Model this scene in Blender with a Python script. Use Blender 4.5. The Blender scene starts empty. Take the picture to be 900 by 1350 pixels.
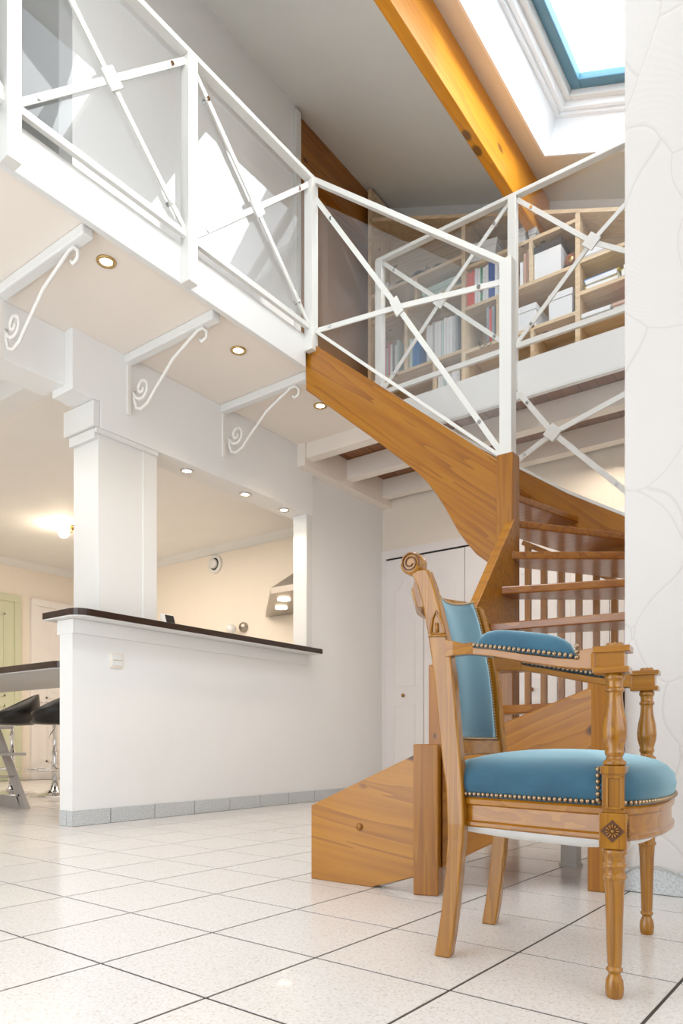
import bpy, bmesh, math, random
from math import sin, cos, pi, radians
from mathutils import Vector, Matrix
random.seed(7)
C = bpy.context.scene.collection
S = bpy.context.scene

# ------------------------------------------------------------------ camera
F, HY, CX, EYE = 937.0, 980.0, 450.0, 0.49      # focal length (px of a 900x1350 frame), horizon row, eye height
TH = radians(36.33); ct, st = cos(TH), sin(TH)   # heading: world X runs along the kitchen wall
cam = bpy.data.cameras.new('camera'); co = bpy.data.objects.new('camera', cam); C.objects.link(co)
cam.sensor_fit = 'HORIZONTAL'; cam.sensor_width = 36; cam.lens = F/900*36
cam.shift_y = (HY-675)/900; cam.clip_start = 0.05
co.location = (0, 0, EYE); co.rotation_euler = (pi/2, 0, math.atan2(st, ct)-pi/2)
S.camera = co
# ------------------------------------------------------------------ world, sun, exposure
S.view_settings.view_transform = 'Standard'; S.view_settings.look = 'None'
S.view_settings.gamma = 1; S.view_settings.use_curve_mapping = False
S.view_settings.exposure = 0.27
w = bpy.data.worlds.new('world'); S.world = w; w.use_nodes = True
bgn = w.node_tree.nodes['Background']
bgn.inputs[0].default_value = (0.86, 0.93, 1.0, 1); bgn.inputs[1].default_value = 3.4
sun = bpy.data.lights.new('sun', 'SUN'); sun.energy = 1.5; sun.angle = radians(1.0); sun.color = (1, .97, .92)
so = bpy.data.objects.new('sun', sun); C.objects.link(so)
so.rotation_euler = Vector((0.10, 1.0, -0.42)).to_track_quat('-Z', 'Y').to_euler()
def area(name, loc, size, energy, color=(1, 1, 1), direction=(0, 0, -1)):
    l = bpy.data.lights.new(name, 'AREA'); l.shape = 'RECTANGLE'; l.size, l.size_y = size; l.energy = energy; l.color = color
    o = bpy.data.objects.new(name, l); C.objects.link(o); o.location = loc
    o.rotation_euler = Vector(direction).to_track_quat('-Z', 'Y').to_euler(); return o
WARM = (1, .80, .58)
area('kitchen_fill_light', (3.9, 6.0, 2.86), (2.6, 2.6), 62, (1, .88, .74))  # unseen fill lamp added to brighten the enclosed kitchen
area('dining_fill_light', (1.6, 6.6, 2.86), (1.5, 2.5), 42, (1, .93, .84))  # added fill for the dining side, no visible fitting
area('back_fill_light', (.9, -1.35, 1.7), (2.8, 2.2), 42, (1, .98, .95), (.12, 1, 0.10))  # added fill from behind the camera; the back wall has no window
area('upper_fill_light', (1.85, .95, 4.75), (1.9, 1.2), 42, (.96, .98, 1), (.25, .75, -.8))  # added fill for the upper floor, above an invented roof opening
area('skylight_daylight', (4.4, .55, 6.0), (2.0, 1.6), 75, (.93, .97, 1), (-.1, .75, -1))
area('hall_fill_light', (5.2, 1.7, 2.74), (.5, .9), 9, (1, .86, .70), (-.1, .1, -1))  # hidden lamp added to warm and lift the closet end
def spot(loc, energy, blend=.9, size=120):
    l = bpy.data.lights.new('downlight_beam', 'SPOT'); l.energy = energy; l.color = WARM
    l.spot_size = radians(size); l.spot_blend = blend; l.shadow_soft_size = .03
    o = bpy.data.objects.new('downlight_beam', l); C.objects.link(o); o.location = loc; return o

# ------------------------------------------------------------------ projection helpers (real planes, real depths)
def ray(px, py):
    a = (px-CX)/F; return Vector((st*a+ct, -ct*a+st, (HY-py)/F))
def W(px, py, X=None, Y=None, Z=None):
    r = ray(px, py)
    t = X/r.x if X is not None else Y/r.y if Y is not None else (Z-EYE)/r.z
    p = r*t; p.z += EYE; return p
def P(X, Y, Z):
    a = st*X-ct*Y; d = ct*X+st*Y; return CX+F*a/d, HY-F*(Z-EYE)/d, d

# ------------------------------------------------------------------ materials
def newmat(name):
    m = bpy.data.materials.new(name); m.use_nodes = True; nt = m.node_tree
    return m, nt, nt.nodes['Principled BSDF']
def N(nt, t, **k):
    n = nt.nodes.new(t)
    for a, v in k.items(): setattr(n, a, v)
    return n
def coords(nt, scale=(1, 1, 1), rot=(0, 0, 0), kind='Object'):
    tc = N(nt, 'ShaderNodeTexCoord'); mp = N(nt, 'ShaderNodeMapping')
    nt.links.new(tc.outputs[kind], mp.inputs[0]); mp.inputs['Scale'].default_value = scale
    mp.inputs['Rotation'].default_value = rot; return mp.outputs[0]
def ramp(nt, fac, stops):
    r = N(nt, 'ShaderNodeValToRGB'); e = r.color_ramp.elements
    while len(e) < len(stops): e.new(.5)
    for el, (p, c) in zip(e, stops): el.position = p; el.color = (*c, 1)
    nt.links.new(fac, r.inputs[0]); return r.outputs[0]
def paint(name, col, rough=.6, bump=.0, bscale=60, var=.0):
    m, nt, b = newmat(name); b.inputs['Base Color'].default_value = (*col, 1); b.inputs['Roughness'].default_value = rough
    v = coords(nt)
    n = N(nt, 'ShaderNodeTexNoise'); n.inputs['Scale'].default_value = bscale; n.inputs['Detail'].default_value = 4
    nt.links.new(v, n.inputs['Vector'])
    if bump:
        bp = N(nt, 'ShaderNodeBump'); bp.inputs['Strength'].default_value = bump; bp.inputs['Distance'].default_value = .004
        nt.links.new(n.outputs[0], bp.inputs['Height']); nt.links.new(bp.outputs[0], b.inputs['Normal'])
    n2 = N(nt, 'ShaderNodeTexNoise'); n2.inputs['Scale'].default_value = 2.5 if var else 3; nt.links.new(v, n2.inputs['Vector'])
    k = var or .02
    nt.links.new(ramp(nt, n2.outputs[0], [(.3, tuple(c*(1-k) for c in col)), (.7, col)]), b.inputs['Base Color'])
    return m
def metal(name, col, rough=.2):
    m, nt, b = newmat(name); b.inputs['Metallic'].default_value = 1; b.inputs['Roughness'].default_value = rough
    n = N(nt, 'ShaderNodeTexNoise'); n.inputs['Scale'].default_value = 40; nt.links.new(coords(nt), n.inputs['Vector'])
    nt.links.new(ramp(nt, n.outputs[0], [(.2, tuple(c*.8 for c in col)), (.8, col)]), b.inputs['Base Color']); return m
def wood(name, dark, mid, light, axis='Y', tilt=0.0, rough=.35, knots=0.0, coat=.3, freq=9.0, offset=0.0, yaw=0.0):
    """grain runs along `axis`; tilt (radians) leans it in the vertical plane of that axis"""
    m, nt, b = newmat(name)
    if axis != 'Y' or 'shelf' not in name:
        if 'golden' not in name: dark, mid, light = [(c[0]*.90, c[1]*.98, c[2]*.5) for c in (dark, mid, light)]
    tc = N(nt, 'ShaderNodeTexCoord')
    rot = {'Y': (tilt, 0, 0), 'X': (0, tilt, 0), 'Z': (0, 0, 0)}[axis]
    m1 = N(nt, 'ShaderNodeMapping'); m1.inputs['Rotation'].default_value = rot; m1.inputs['Location'].default_value = (offset, offset*.7, offset*.3)
    m0 = N(nt, 'ShaderNodeMapping'); m0.inputs['Rotation'].default_value = (0, 0, yaw); nt.links.new(tc.outputs['Object'], m0.inputs[0]); nt.links.new(m0.outputs[0], m1.inputs[0])
    sc = {'X': (.045, 1, 1), 'Y': (1, .045, 1), 'Z': (1, 1, .045)}[axis]
    m2 = N(nt, 'ShaderNodeMapping'); m2.inputs['Scale'].default_value = sc; nt.links.new(m1.outputs[0], m2.inputs[0])
    n1 = N(nt, 'ShaderNodeTexNoise'); n1.inputs['Scale'].default_value = freq; n1.inputs['Detail'].default_value = 3; n1.inputs['Distortion'].default_value = .25
    nt.links.new(m2.outputs[0], n1.inputs['Vector'])
    mul = N(nt, 'ShaderNodeMath', operation='MULTIPLY'); mul.inputs[1].default_value = 7.0; nt.links.new(n1.outputs[0], mul.inputs[0])
    fr = N(nt, 'ShaderNodeMath', operation='FRACT'); nt.links.new(mul.outputs[0], fr.inputs[0])
    n2 = N(nt, 'ShaderNodeTexNoise'); n2.inputs['Scale'].default_value = 90; n2.inputs['Detail'].default_value = 5
    nt.links.new(m2.outputs[0], n2.inputs['Vector'])
    add = N(nt, 'ShaderNodeMath', operation='ADD'); nt.links.new(fr.outputs[0], add.inputs[0]); nt.links.new(n2.outputs[0], add.inputs[1])
    hl = N(nt, 'ShaderNodeMath', operation='MULTIPLY'); hl.inputs[1].default_value = .5; nt.links.new(add.outputs[0], hl.inputs[0])
    col = ramp(nt, hl.outputs[0], [(.2, light), (.55, mid), (.95, dark)])
    if knots:
        v = N(nt, 'ShaderNodeTexVoronoi'); v.inputs['Scale'].default_value = 5.5
        m3 = N(nt, 'ShaderNodeMapping'); m3.inputs['Scale'].default_value = {'X': (.5, 1, 1), 'Y': (1, .5, 1), 'Z': (1, 1, .5)}[axis]
        nt.links.new(m1.outputs[0], m3.inputs[0]); nt.links.new(m3.outputs[0], v.inputs['Vector'])
        mk = ramp(nt, v.outputs['Distance'], [(.0, (1, 1, 1)), (.07*knots, (1, 1, 1)), (.11*knots, (0, 0, 0))])
        mx = N(nt, 'ShaderNodeMix', data_type='RGBA'); nt.links.new(mk, mx.inputs[0])
        nt.links.new(col, mx.inputs[6]); mx.inputs[7].default_value = (*[c*.35 for c in dark], 1); col = mx.outputs[2]
    nt.links.new(col, b.inputs['Base Color']); b.inputs['Roughness'].default_value = rough
    b.inputs['Coat Weight'].default_value = coat; b.inputs['Coat Roughness'].default_value = .15
    bp = N(nt, 'ShaderNodeBump'); bp.inputs['Strength'].default_value = .12; bp.inputs['Distance'].default_value = .002
    nt.links.new(hl.outputs[0], bp.inputs['Height']); nt.links.new(bp.outputs[0], b.inputs['Normal'])
    return m
def glow(name, col, strength):
    m, nt, b = newmat(name); b.inputs['Base Color'].default_value = (*col, 1)
    b.inputs['Emission Color'].default_value = (*col, 1); b.inputs['Emission Strength'].default_value = strength; return m
def glass(name, tint=(1, 1, 1), refl=1.0, haze=.0):
    m = bpy.data.materials.new(name); m.use_nodes = True; nt = m.node_tree; nt.nodes.clear()
    o = N(nt, 'ShaderNodeOutputMaterial'); t = N(nt, 'ShaderNodeBsdfTransparent'); g = N(nt, 'ShaderNodeBsdfGlossy')
    t.inputs[0].default_value = (*tint, 1); g.inputs['Roughness'].default_value = .02
    f = N(nt, 'ShaderNodeFresnel'); f.inputs[0].default_value = 1.45
    mx = N(nt, 'ShaderNodeMixShader'); ml = N(nt, 'ShaderNodeMath', operation='MULTIPLY'); ml.inputs[1].default_value = refl
    gm = N(nt, 'ShaderNodeNewGeometry'); fb = N(nt, 'ShaderNodeMath', operation='SUBTRACT'); fb.inputs[0].default_value = 1; nt.links.new(gm.outputs['Backfacing'], fb.inputs[1]); fm = N(nt, 'ShaderNodeMath', operation='MULTIPLY'); nt.links.new(f.outputs[0], fm.inputs[0]); nt.links.new(fb.outputs[0], fm.inputs[1]); nt.links.new(fm.outputs[0], ml.inputs[0]); nt.links.new(ml.outputs[0], mx.inputs[0])
    nt.links.new(t.outputs[0], mx.inputs[1]); nt.links.new(g.outputs[0], mx.inputs[2])
    if haze:
        d = N(nt, 'ShaderNodeBsdfDiffuse'); d.inputs[0].default_value = (.9, .93, .95, 1); m2 = N(nt, 'ShaderNodeMixShader'); m2.inputs[0].default_value = haze
        nt.links.new(mx.outputs[0], m2.inputs[1]); nt.links.new(d.outputs[0], m2.inputs[2]); nt.links.new(m2.outputs[0], o.inputs[0])
    else: nt.links.new(mx.outputs[0], o.inputs[0])
    return m
WHITE = paint('white_wall_paint', (.83, .83, .82), .55, .15, 90)
CREAM = paint('cream_wall_paint', (.84, .76, .66), .6, .12, 80)
CEIL = paint('warm_lit_ceiling_paint', (.86, .79, .71), .7, .1, 120)  # cream tint stands in for warm light on white plaster
KCEIL = paint('kitchen_ceiling_paint', (.86, .85, .83), .7, .1, 120)
ROOFC = paint('sloped_ceiling_paint', (.88, .88, .84), .8, .15, 70)
TEXC = paint('textured_cream_plaster', (.80, .76, .66), .8, .6, 45)
GLOSS = paint('white_lacquer', (.76, .76, .74), .3)
REVEAL = paint('white_reveal_paint', (.92, .93, .94), .5)
JOIST = paint('whitewashed_joist_paint', (.86, .79, .71), .6, .2, 30, .06)
STEEL = paint('white_powder_coated_steel', (.72, .71, .67), .32)
IRON = paint('white_painted_iron', (.82, .80, .76), .4)
SHADEW = paint('shaded_wall_paint', (.50, .50, .48), .7, .1, 80)  # shadowed side of the white wall, its shade put into the colour
BROWNW = paint('brown_wall_covering', (.50, .30, .17), .7, .2, 50, .15)
GREEN = paint('pale_green_paint', (.60, .61, .44), .45)
DOORW = paint('white_door_paint', (.84, .80, .78), .4)
GROUT = paint('brown_grout', (.07, .052, .042), .9, .2, 200)
LAM = paint('dark_brown_laminate', (.035, .018, .012), .25)
UNDER = paint('grey_board_underside', (.48, .48, .48), .5)
LEATHER = paint('black_leather', (.010, .009, .009), .38, .2, 150)
DARK = paint('black_plastic', (.01, .01, .012), .35)
GREYF = paint('grey_painted_beech', (.42, .39, .37), .5)
LINEN = paint('white_lining_cloth', (.80, .80, .78), .9, .3, 300)
BLUEF = paint('blue_window_rubber', (.09, .22, .30), .4)
CHROME = metal('chrome', (.75, .75, .76), .12)
STAINL = metal('brushed_stainless_steel', (.42, .38, .34), .35)
BRASS = metal('brass', (.70, .50, .22), .25)
NAIL = metal('antique_bronze_nails', (.42, .30, .19), .28)
GLASS = glass('balustrade_glass', (.985, .99, .99), 1.0, .035)
WGLASS = glass('window_glass', (1, 1, 1), .6)
LAMP = glow('lamp_glow', (1, .88, .66), 9)
PINE_UP = wood('pine_sloping_grain', (.19, .052, .003), (.35, .115, .006), (.41, .15, .010), 'Y', radians(-39), .35, 0, offset=.3)
PINE_LO = wood('pine_lower_board', (.24, .075, .005), (.40, .14, .009), (.47, .18, .014), 'Y', radians(-8), .4, .9, offset=1.7)
PINE_LOX = wood('pine_lower_string', (.21, .062, .004), (.36, .12, .007), (.43, .155, .012), 'Y', radians(-24), .4, 1.0, offset=3.1)
PINE_D = wood('pine_diagonal_string', (.21, .062, .004), (.36, .12, .007), (.43, .155, .012), 'Y', radians(22), .4, 1.2, offset=5.2, yaw=radians(-46))
PINE_Z = wood('pine_upright_grain', (.21, .062, .004), (.34, .11, .006), (.40, .145, .010), 'Z', 0, .35, .5, freq=14)
TREADW = wood('pine_tread', (.19, .048, .004), (.31, .09, .007), (.38, .13, .012), 'Y', 0, .28, .4, coat=.5)
BALW = wood('dark_baluster_wood', (.24, .08, .012), (.34, .12, .018), (.40, .15, .025), 'Z', 0, .4)
BEAM_G = wood('golden_beam_wood', (.56, .19, .004), (.70, .27, .006), (.78, .32, .008), 'X', 0, .35, 1.7, offset=2.2)
BEAM_R = wood('red_brown_beam_wood', (.20, .06, .012), (.34, .11, .02), (.44, .16, .03), 'X', 0, .4, .9, offset=.9)
PLANKW = wood('red_brown_plank', (.14, .045, .016), (.24, .075, .025), (.32, .11, .04), 'X', 0, .45, .4)
SHELFW = wood('pale_shelf_pine', (.60, .42, .24), (.74, .56, .36), (.80, .64, .44), 'Y', 0, .5, .7, coat=.1)
SHELFB = wood('shelf_back_board', (.42, .30, .18), (.54, .40, .26), (.62, .48, .32), 'Y', 0, .6, 1.0, coat=0)
CHW = wood('honey_chair_wood', (.23, .075, .008), (.33, .12, .008), (.41, .16, .012), 'Z', 0, .25, 0, .4, 22)
CHWX = wood('honey_chair_wood_rails', (.27, .085, .005), (.34, .118, .007), (.40, .15, .010), 'X', 0, .25, 0, .4, 11)

def velvet():
    m, nt, b = newmat('blue_velvet')
    v = coords(nt); n = N(nt, 'ShaderNodeTexNoise'); n.inputs['Scale'].default_value = 9; n.inputs['Detail'].default_value = 6
    nt.links.new(v, n.inputs['Vector'])
    nt.links.new(ramp(nt, n.outputs[0], [(.3, (.012, .066, .112)), (.7, (.026, .108, .170))]), b.inputs['Base Color'])
    b.inputs['Roughness'].default_value = .8; b.inputs['Sheen Weight'].default_value = 1.0
    b.inputs['Sheen Roughness'].default_value = .45; b.inputs['Sheen Tint'].default_value = (.6, .9, 1, 1)
    n2 = N(nt, 'ShaderNodeTexNoise'); n2.inputs['Scale'].default_value = 500; nt.links.new(v, n2.inputs['Vector'])
    bp = N(nt, 'ShaderNodeBump'); bp.inputs['Strength'].default_value = .3; bp.inputs['Distance'].default_value = .001
    nt.links.new(n2.outputs[0], bp.inputs['Height']); nt.links.new(bp.outputs[0], b.inputs['Normal'])
    return m
VELVET = velvet()
def tilemat():
    m, nt, b = newmat('speckled_white_floor_tile')
    v = coords(nt); n = N(nt, 'ShaderNodeTexNoise'); n.inputs['Scale'].default_value = 160; n.inputs['Detail'].default_value = 6
    nt.links.new(v, n.inputs['Vector'])
    nt.links.new(ramp(nt, n.outputs[0], [(.30, (.56, .50, .44)), (.42, (.70, .665, .635)), (.65, (.76, .735, .71))]), b.inputs['Base Color'])
    b.inputs['Roughness'].default_value = .22; b.inputs['Coat Weight'].default_value = .15
    return m
TILE = tilemat()
def btile():
    m, nt, b = newmat('grey_skirting_tile')
    v = coords(nt); n = N(nt, 'ShaderNodeTexNoise'); n.inputs['Scale'].default_value = 120; nt.links.new(v, n.inputs['Vector'])
    nt.links.new(ramp(nt, n.outputs[0], [(.35, (.46, .48, .48)), (.6, (.60, .62, .63))]), b.inputs['Base Color'])
    b.inputs['Roughness'].default_value = .35; return m
BTILE = btile()
def fanpaper():
    m, nt, b = newmat('fan_brushed_plaster')
    v0 = coords(nt, (1, 4.2, 2.9), (radians(18), 0, 0)); nz_ = N(nt, 'ShaderNodeTexNoise'); nz_.inputs['Scale'].default_value = .9; nz_.inputs['Detail'].default_value = 0; nt.links.new(v0, nz_.inputs['Vector']); dv = N(nt, 'ShaderNodeVectorMath', operation='MULTIPLY_ADD'); nt.links.new(nz_.outputs['Color'], dv.inputs[0]); dv.inputs[1].default_value = (.9, .9, .9); nt.links.new(v0, dv.inputs[2]); v = dv.outputs[0]; vo = N(nt, 'ShaderNodeTexVoronoi', feature='DISTANCE_TO_EDGE'); vo.inputs['Scale'].default_value = 1.0
    vo2 = N(nt, 'ShaderNodeTexVoronoi'); vo2.inputs['Scale'].default_value = 1.0
    nt.links.new(v, vo.inputs['Vector']); nt.links.new(v, vo2.inputs['Vector'])
    # brushed ridges radiate inside every fan
    sub = N(nt, 'ShaderNodeVectorMath', operation='SUBTRACT'); nt.links.new(v, sub.inputs[0]); nt.links.new(vo2.outputs['Position'], sub.inputs[1])
    sp = N(nt, 'ShaderNodeSeparateXYZ'); nt.links.new(sub.outputs[0], sp.inputs[0])
    ay = N(nt, 'ShaderNodeMath', operation='ADD'); ay.inputs[1].default_value = .9; nt.links.new(sp.outputs[2], ay.inputs[0])
    at = N(nt, 'ShaderNodeMath', operation='ARCTAN2'); nt.links.new(sp.outputs[1], at.inputs[0]); nt.links.new(ay.outputs[0], at.inputs[1])
    ms = N(nt, 'ShaderNodeMath', operation='MULTIPLY'); ms.inputs[1].default_value = 110; nt.links.new(at.outputs[0], ms.inputs[0])
    sn = N(nt, 'ShaderNodeMath', operation='SINE'); nt.links.new(ms.outputs[0], sn.inputs[0])
    e = ramp(nt, vo.outputs['Distance'], [(.0, (0, 0, 0)), (.03, (1, 1, 1))])
    ad = N(nt, 'ShaderNodeMath', operation='MULTIPLY_ADD'); nt.links.new(sn.outputs[0], ad.inputs[0]); ad.inputs[1].default_value = .10; nt.links.new(e, ad.inputs[2])
    bp = N(nt, 'ShaderNodeBump'); bp.inputs['Strength'].default_value = .28; bp.inputs['Distance'].default_value = .003
    nt.links.new(ad.outputs[0], bp.inputs['Height']); nt.links.new(bp.outputs[0], b.inputs['Normal'])
    nt.links.new(ramp(nt, vo.outputs['Distance'], [(.0, (.58, .54, .51)), (.012, (.655, .625, .60))]), b.inputs['Base Color'])
    b.inputs['Roughness'].default_value = .55; return m
FAN = fanpaper()

# ------------------------------------------------------------------ mesh builder
OFF = {}
class MB:
    def __init__(s): s.v = []; s.f = []; s.sm = []
    def add(s, vs, fs, smooth=False):
        k = len(s.v); s.v += [Vector(v) for v in vs]; s.f += [tuple(i+k for i in f) for f in fs]; s.sm += [smooth]*len(fs); return s
    def box(s, a, b, M=None):
        (x0, y0, z0), (x1, y1, z1) = a, b
        x0, x1 = sorted((x0, x1)); y0, y1 = sorted((y0, y1)); z0, z1 = sorted((z0, z1))
        vs = [Vector(p) for p in ((x0, y0, z0), (x1, y0, z0), (x1, y1, z0), (x0, y1, z0), (x0, y0, z1), (x1, y0, z1), (x1, y1, z1), (x0, y1, z1))]
        if M: vs = [M @ v for v in vs]
        return s.add(vs, [(0, 3, 2, 1), (4, 5, 6, 7), (0, 1, 5, 4), (1, 2, 6, 5), (2, 3, 7, 6), (3, 0, 4, 7)])
    def prism(s, pts, d):
        """pts: polygon in 3-D, extruded by vector d"""
        n = len(pts); pts = [Vector(p) for p in pts]; d = Vector(d)
        nrm = Vector((0, 0, 0))
        for i in range(n): nrm += pts[i].cross(pts[(i+1) % n])
        if nrm.dot(d) < 0: pts = pts[::-1]
        vs = pts+[p+d for p in pts]
        return s.add(vs, [tuple(range(n))[::-1], tuple(range(n, 2*n))]+[(i, (i+1) % n, n+(i+1) % n, n+i) for i in range(n)])
    def bar(s, a, b, w, h=None, up=(0, 0, 1)):
        """rectangular bar from a to b; w across, h along up"""
        a, b = Vector(a), Vector(b); h = h or w; d = (b-a).normalized(); u = Vector(up)
        x = d.cross(u)
        if x.length < 1e-4: x = d.cross(Vector((1, 0, 0)))
        x.normalize(); y = x.cross(d).normalized(); x *= w/2; y *= h/2
        vs = [a-x-y, a+x-y, a+x+y, a-x+y, b-x-y, b+x-y, b+x+y, b-x+y]
        return s.add(vs, [(0, 1, 2, 3), (7, 6, 5, 4), (0, 4, 5, 1), (1, 5, 6, 2), (2, 6, 7, 3), (3, 7, 4, 0)])
    def tube(s, pts, r, n=10, caps=True):
        pts = [Vector(p) for p in pts]; R = r if isinstance(r, (list, tuple)) else [r]*len(pts)
        vs = []; pu = None
        for i, p in enumerate(pts):
            d = (pts[min(i+1, len(pts)-1)]-pts[max(i-1, 0)]).normalized()
            if pu is None:
                pu = d.cross(Vector((0, 0, 1)));
                if pu.length < 1e-3: pu = d.cross(Vector((1, 0, 0)))
            pu = (pu-d*pu.dot(d)).normalized(); w = d.cross(pu)
            vs += [p+(pu*cos(2*pi*k/n)+w*sin(2*pi*k/n))*R[i] for k in range(n)]
        fs = [(i*n+k, i*n+(k+1) % n, (i+1)*n+(k+1) % n, (i+1)*n+k) for i in range(len(pts)-1) for k in range(n)]
        s.add(vs, fs, True)
        if caps:
            m = len(pts); k0 = len(s.v)-m*n
            s.f += [tuple(k0+k for k in range(n))[::-1], tuple(k0+(m-1)*n+k for k in range(n))]; s.sm += [False]*2
        return s
    def lathe(s, prof, c=(0, 0, 0), n=20, M=None):
        """prof: (radius, height) pairs"""
        M = M or Matrix.Translation(Vector(c)); vs = []
        for r, z in prof: vs += [M @ Vector((r*cos(2*pi*k/n), r*sin(2*pi*k/n), z)) for k in range(n)]
        m = len(prof); fs = [(i*n+k, i*n+(k+1) % n, (i+1)*n+(k+1) % n, (i+1)*n+k) for i in range(m-1) for k in range(n)]
        s.add(vs, fs, True); k0 = len(s.v)-m*n
        s.f += [tuple(k0+k for k in range(n))[::-1], tuple(k0+(m-1)*n+k for k in range(n))]; s.sm += [False]*2
        return s
    def sphere(s, c, r, n=8, m=5, sq=(1, 1, 1)):
        c = Vector(c); vs = [c+Vector((0, 0, -r*sq[2]))]
        for j in range(1, m):
            a = -pi/2+pi*j/m
            vs += [c+Vector((r*cos(a)*cos(2*pi*k/n)*sq[0], r*cos(a)*sin(2*pi*k/n)*sq[1], r*sin(a)*sq[2])) for k in range(n)]
        vs.append(c+Vector((0, 0, r*sq[2]))); L = len(vs)-1
        fs = [(0, 1+(k+1) % n, 1+k) for k in range(n)]
        fs += [(1+j*n+k, 1+j*n+(k+1) % n, 1+(j+1)*n+(k+1) % n, 1+(j+1)*n+k) for j in range(m-2) for k in range(n)]
        fs += [(1+(m-2)*n+k, 1+(m-2)*n+(k+1) % n, L) for k in range(n)]
        return s.add(vs, fs, True)
    def loft(s, secs, smooth=False):
        """secs: equal-length closed rings"""
        n = len(secs[0]); vs = [Vector(p) for r in secs for p in r]
        fs = [(i*n+k, i*n+(k+1) % n, (i+1)*n+(k+1) % n, (i+1)*n+k) for i in range(len(secs)-1) for k in range(n)]
        s.add(vs, fs, smooth); k0 = len(s.v)-len(vs); L = len(secs)-1
        s.f += [tuple(k0+k for k in range(n))[::-1], tuple(k0+L*n+k for k in range(n))]; s.sm += [False]*2
        return s
    def ribbon(s, path, ztop, zbot, th):
        """upright board following a plan path"""
        path = [Vector((p[0], p[1])) for p in path]; secs = []
        for i, p in enumerate(path):
            d = (path[min(i+1, len(path)-1)]-path[max(i-1, 0)]).normalized(); nn = Vector((-d.y, d.x))*th/2
            secs.append([(*(p-nn), zbot[i]), (*(p+nn), zbot[i]), (*(p+nn), ztop[i]), (*(p-nn), ztop[i])])
        return s.loft(secs)
    def build(s, name, mat, parent=None, bev=0, base=None):
        me = bpy.data.meshes.new(name)
        if parent is not None: off = OFF[parent.name]
        elif base is not None: off = Vector(base)
        else:
            xs = [v.x for v in s.v]; ys = [v.y for v in s.v]; zs = [v.z for v in s.v]
            off = Vector(((min(xs)+max(xs))/2, (min(ys)+max(ys))/2, min(zs)))
        me.from_pydata([v-off for v in s.v], [], s.f); me.polygons.foreach_set('use_smooth', s.sm)
        bm = bmesh.new(); bm.from_mesh(me); bmesh.ops.recalc_face_normals(bm, faces=bm.faces); bm.to_mesh(me); bm.free()
        me.materials.append(mat); o = bpy.data.objects.new(name, me); C.objects.link(o)
        if parent is not None: o.parent = parent
        else: o.location = off
        OFF[o.name] = off.copy()
        if bev:
            md = o.modifiers.new('edge', 'BEVEL'); md.width = bev; md.segments = 2; md.limit_method = 'ANGLE'; md.angle_limit = radians(40)
            md.harden_normals = False
        return o
def tag(o, label=None, cat=None, group=None, kind=None):
    if label: o['label'] = label
    if cat: o['category'] = cat
    if group: o['group'] = group
    if kind: o['kind'] = kind
    return o
def thing(name, loc, label, cat, group=None, kind=None):
    o = bpy.data.objects.new(name, None); C.objects.link(o); o.location = loc; o.empty_display_size = .1
    OFF[o.name] = Vector(loc); return tag(o, label, cat, group, kind)
def struct(o, label=None, cat='wall'):
    return tag(o, label, cat, kind='structure')
def B(a, b, M=None): return MB().box(a, b, M)

# ------------------------------------------------------------------ key levels and planes
YW = 3.75            # kitchen wall face (lower) and gallery wall (upper)
XC = 5.77            # closet wall
ZC = 2.92            # lower ceiling
ZF = 3.08            # upper floor
YB, XF = 2.88, 4.78  # balcony edge, gallery edge
XK, XB = 5.50, 5.85  # bookshelf front / back wall upstairs
def zroof(y): return 4.173+.41*y

# ================================================================== FLOOR
floor = struct(B((-.6, -1.2, -.06), (6.3, 9.2, -.0014)).build('floor', GROUT, base=(0, 0, -.06)), 'floor of large pale square tiles with dark joints', 'floor')
T1, T2, RT = .3262, .3486, -.0302
R2 = Matrix.Rotation(RT, 4, 'Z'); O0 = Vector((.969, 1.718, 0))
tiles = []
for i in range(-7, 20):
    for j in range(-25, 12):
        c = O0+R2 @ Vector(((i+.5)*T1, -(j+.5)*T2, 0))
        if not(-.55 < c.x < 6.2 and -1.1 < c.y < 9.0): continue
        px, py, d = P(c.x, c.y, 0)
        if d < .6: continue
        vis = -80 < px < 980 and py < 1460
        if XC+.1 < c.x and c.y < 3.7: continue
        tiles.append((0 if vis else 1, d, c))
tiles.sort(key=lambda t: (t[0], t[1]))
tm = None; rest = MB()
for k, (vf, d, c) in enumerate(tiles):
    g = .0036
    if k < 300:
        if tm is None:
            m = B((-T1/2+g, -T2/2+g, 0), (T1/2-g, T2/2-g, .0045)).build('tile', TILE, base=(0, 0, 0)); tm = m.data; o = m
        else: o = bpy.data.objects.new('tile', tm); C.objects.link(o)
        o.parent = floor; o.location = c-Vector((0, 0, -.06))-Vector((0, 0, .0045)); o.rotation_euler = (0, 0, RT)
    else:
        rest.box((-T1/2+g, -T2/2+g, -.0045), (T1/2-g, T2/2-g, 0), Matrix.Translation(c) @ R2)
r = rest.build('far_tiles', TILE, floor); r['kind'] = 'stuff'

# ================================================================== KITCHEN WALL (left)
wl = MB()
wl.box((2.43, YW, 0), (4.59, 3.88, 1.225))                    # half wall under the bar
wl.box((4.59, YW, 0), (XC, 3.88, ZC))                           # solid wall right of the opening
wall_left = struct(wl.build('wall_left', WHITE), 'white half wall and pier between hall and kitchen')
struct(B((2.425, 3.735, 1.14), (4.60, 3.90, 1.224)).build('trim_1', WHITE), 'white moulding under the dark bar top', 'trim')
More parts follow.
